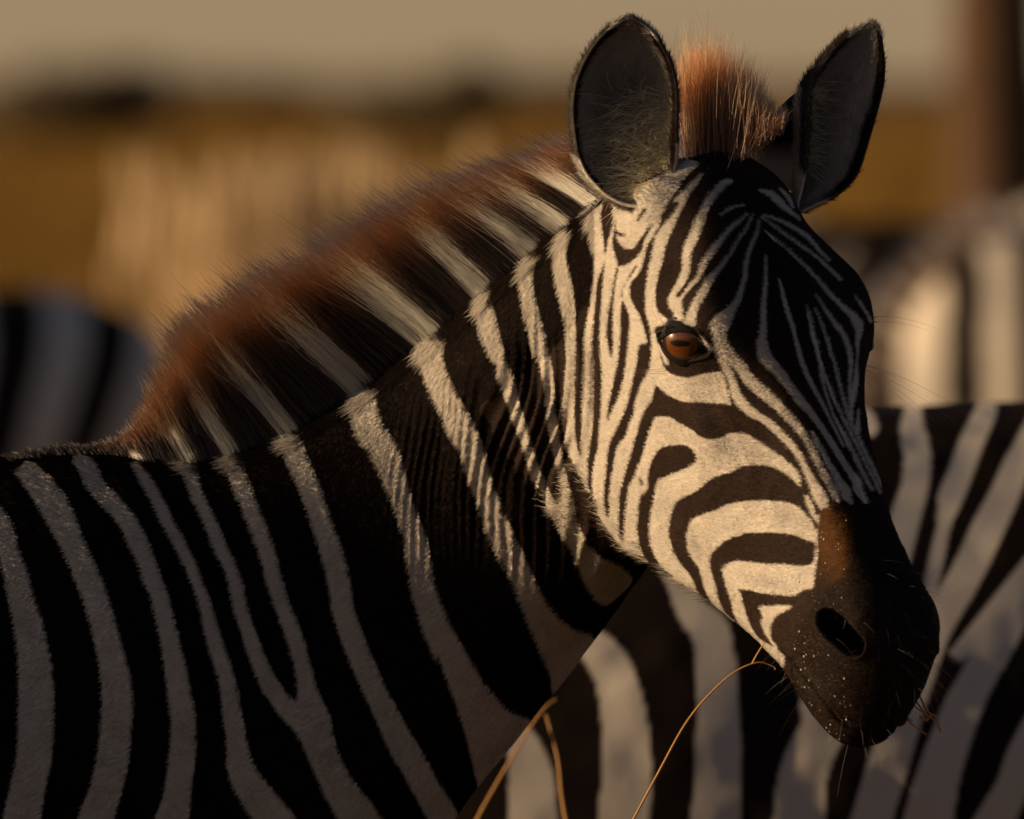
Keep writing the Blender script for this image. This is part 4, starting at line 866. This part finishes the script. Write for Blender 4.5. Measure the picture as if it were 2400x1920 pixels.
def tussock(pxx, y, h, w, n, label):
    b = np.stack([gx(pxx, y)+rng.normal(0, w*.22, n), y+rng.normal(0, w*.2, n), 0*rng.random(n)], -1)
    e = empty('grass_tussock', (gx(pxx, y), y, 0), label, 'grass tussock')
    Hh_ = h*(.65+.4*rng.random(n)); V_, T_ = blades(b, Hh_, np.full(n, .014), .11); obj('blades', mesh_from('blades', V_, T_), M_PALE, e)
    tips = V_.reshape(n, 5, 3)[:, 4]; sp = []
    for j in range(0, n, 6):
        vv, t__ = tube([tips[j]-[0, 0, .16], tips[j]-[0, 0, .06], tips[j]+[0, 0, .03]], [.006, .016, .002], 5, 6); sp.append((vv, t__))
    tag(obj('seed_heads', mesh_from('seed_heads', *join(sp)), M_PALE, e), kind='stuff')
tussock(725, 30, 1.5, .7, 1500, 'pale tall tussock of dry grass glowing out of focus on the plain')
M_BARK = plain('bark', (.10, .055, .03), .9, .1, .6, 12., bump=.6)
M_LEAF = grass_mat('leaves', (.20, .15, .085), (.26, .19, .11), .3)
def tree(name, x, y, h, crown_r, crown_h, trunk_r, nleaf, lsz, label, cat, group=None, flat=.5, branches=7):
    e = empty(name, (x, y, 0), label, cat, group); sp = []
    top = h-crown_h*.5
    sp.append(tube([(x, y, -.1), (x+.06*h*rng.normal(0, .3), y, h*.3), (x+.05*h*rng.normal(0, .5), y, top)], [trunk_r*1.3, trunk_r, trunk_r*.5], 10, 24))
    cen = []
    for b in range(branches):
        a = b/branches*6.28+rng.random()*.6; r = crown_r*(.45+.5*rng.random()); z0 = top*(.45+.4*rng.random()); p1 = np.array([x+math.cos(a)*r, y+math.sin(a)*r, h-crown_h*(.25+.6*rng.random())])
        sp.append(tube([(x, y, z0), ((x+p1[0])/2, (y+p1[1])/2, (z0+p1[2])/2+.05*h), p1], [trunk_r*.5, trunk_r*.3, trunk_r*.08], 6, 12)); cen.append(p1)
    obj('trunk', mesh_from('trunk', *join(sp)), M_BARK, e)
    cen = np.array(cen); c = cen[rng.integers(0, len(cen), nleaf)]+nrmz(rng.normal(0, 1, (nleaf, 3)))*(rng.random((nleaf, 1))**.5)*np.array([crown_r*.5, crown_r*.5, crown_h*.42])
    a_ = nrmz(rng.normal(0, 1, (nleaf, 3)))*lsz; b_ = nrmz(rng.normal(0, 1, (nleaf, 3)))*lsz*.6
    V_ = np.stack([c-a_, c+b_, c+a_, c-b_], 1).reshape(-1, 3); o = np.arange(nleaf)[:, None]*4
    obj('crown', mesh_from('crown', V_, np.concatenate([o+[0, 1, 2], o+[0, 2, 3]])), M_LEAF, e)
tree('acacia_tree', gx(2400, 38), 38, 5.2, 2.6, 2.3, .17, 9000, .07, 'dark acacia tree with a bare trunk at the edge of the plain', 'tree')
bl = ['round dark bush on the horizon above the sharp zebra\'s withers', 'low wide bush on the far horizon over the golden plain', 'small brown bush on the horizon behind the pale tussock', 'far grey bush on the horizon behind the turned ear']
for (pxx, y, h, r), lab in zip([(110, 240, 1.85, 1.6), (520, 420, 1.7, 4), (985, 250, 1.75, 1.5), (1400, 400, 1.75, 4)], bl):
    tree('bush', gx(pxx, y), y, h, r, h*.8, .12, 1800, .22, lab, 'bush', 'bushes on the horizon', branches=9)
# ------------------------------------------------------------------ grass stalks in and by the mouth
M_STALK = plain('straw', (.50, .25, .075), .6, .3, .35, 60.)
def stalk_mesh(px_pts, y, r0, r1):
    q_ = pts(px_pts); C_ = cr(unproj(q_[:, 0], q_[:, 1], np.linspace(y[0], y[1], len(q_))), 40)
    return tube(C_, np.stack([np.linspace(r0, r1, 40)]*2, -1), 6, 60)
ym = float(h2w(np.array([[440, -95, 35]]))[0, 1])
def stalk(name, path, y, r0, r1, label):
    V_, T_ = stalk_mesh(path, y, r0, r1); o_ = obj(name, mesh_from(name, V_, T_), M_STALK); tag(o_, label, 'grass stalk', 'stalks of dry grass'); return o_
stalk('grass_stalk', 'K 560,1900 640,1740 705,1617 800,1440 900,1260 1000,1140 1090,1065 1170,1035 1225,1050 1232,1062', (ym-.01, ym-.005), .0011, .0005, 'long golden grass stalk arching up to the chewing mouth')
stalk('grass_stalk', 'K 40,1800 125,1617 200,1480 300,1310 370,1210 420,1170', (.98, 1.0), .0015, .0008, 'blurred golden stalk leaning beside the sharp zebra\'s chest')
stalk('grass_stalk', 'K 520,1900 470,1700 440,1540 425,1400 400,1300 380,1230', (.98, 1.0), .0017, .0009, 'short bent blurred stalk behind the sharp zebra\'s chest')
stalk('grass_stalk', 'G 245,610 300,510 365,410', (ym+.02, ym+.01), .0007, .0005, 'tiny straw sticking out under the jaw by the mouth corner')
e = empty('grass_wisp', unproj(2150, 1620, ym-.02), 'wisp of orange dry grass hanging from the far side of the mouth', 'grass wisp', None)
yw = float(h2w(np.array([[480, -70, -30]]))[0, 1])
for path in ['G 1660,740 1720,790 1780,900 1840,1010 1900,1110 1930,1150', 'G 1640,800 1700,880 1770,980 1850,1080 1920,1130 1970,1230', 'G 1620,830 1690,900 1740,1000 1830,1070 1860,1130', 'G 1690,720 1740,820 1800,940 1850,1040 1940,1110 1980,1240', 'G 1560,930 1610,980 1640,1070 1700,1150 1760,1200 1850,1265', 'G 1560,950 1620,1020 1660,1090 1720,1140', 'G 1790,1100 1850,1130 1900,1080 1950,1110']:
    V_, T_ = stalk_mesh(path, (yw, yw-.01+.02*rng.random()), .0011, .0005); obj('stem', mesh_from('stem', V_, T_), M_STALK, e)
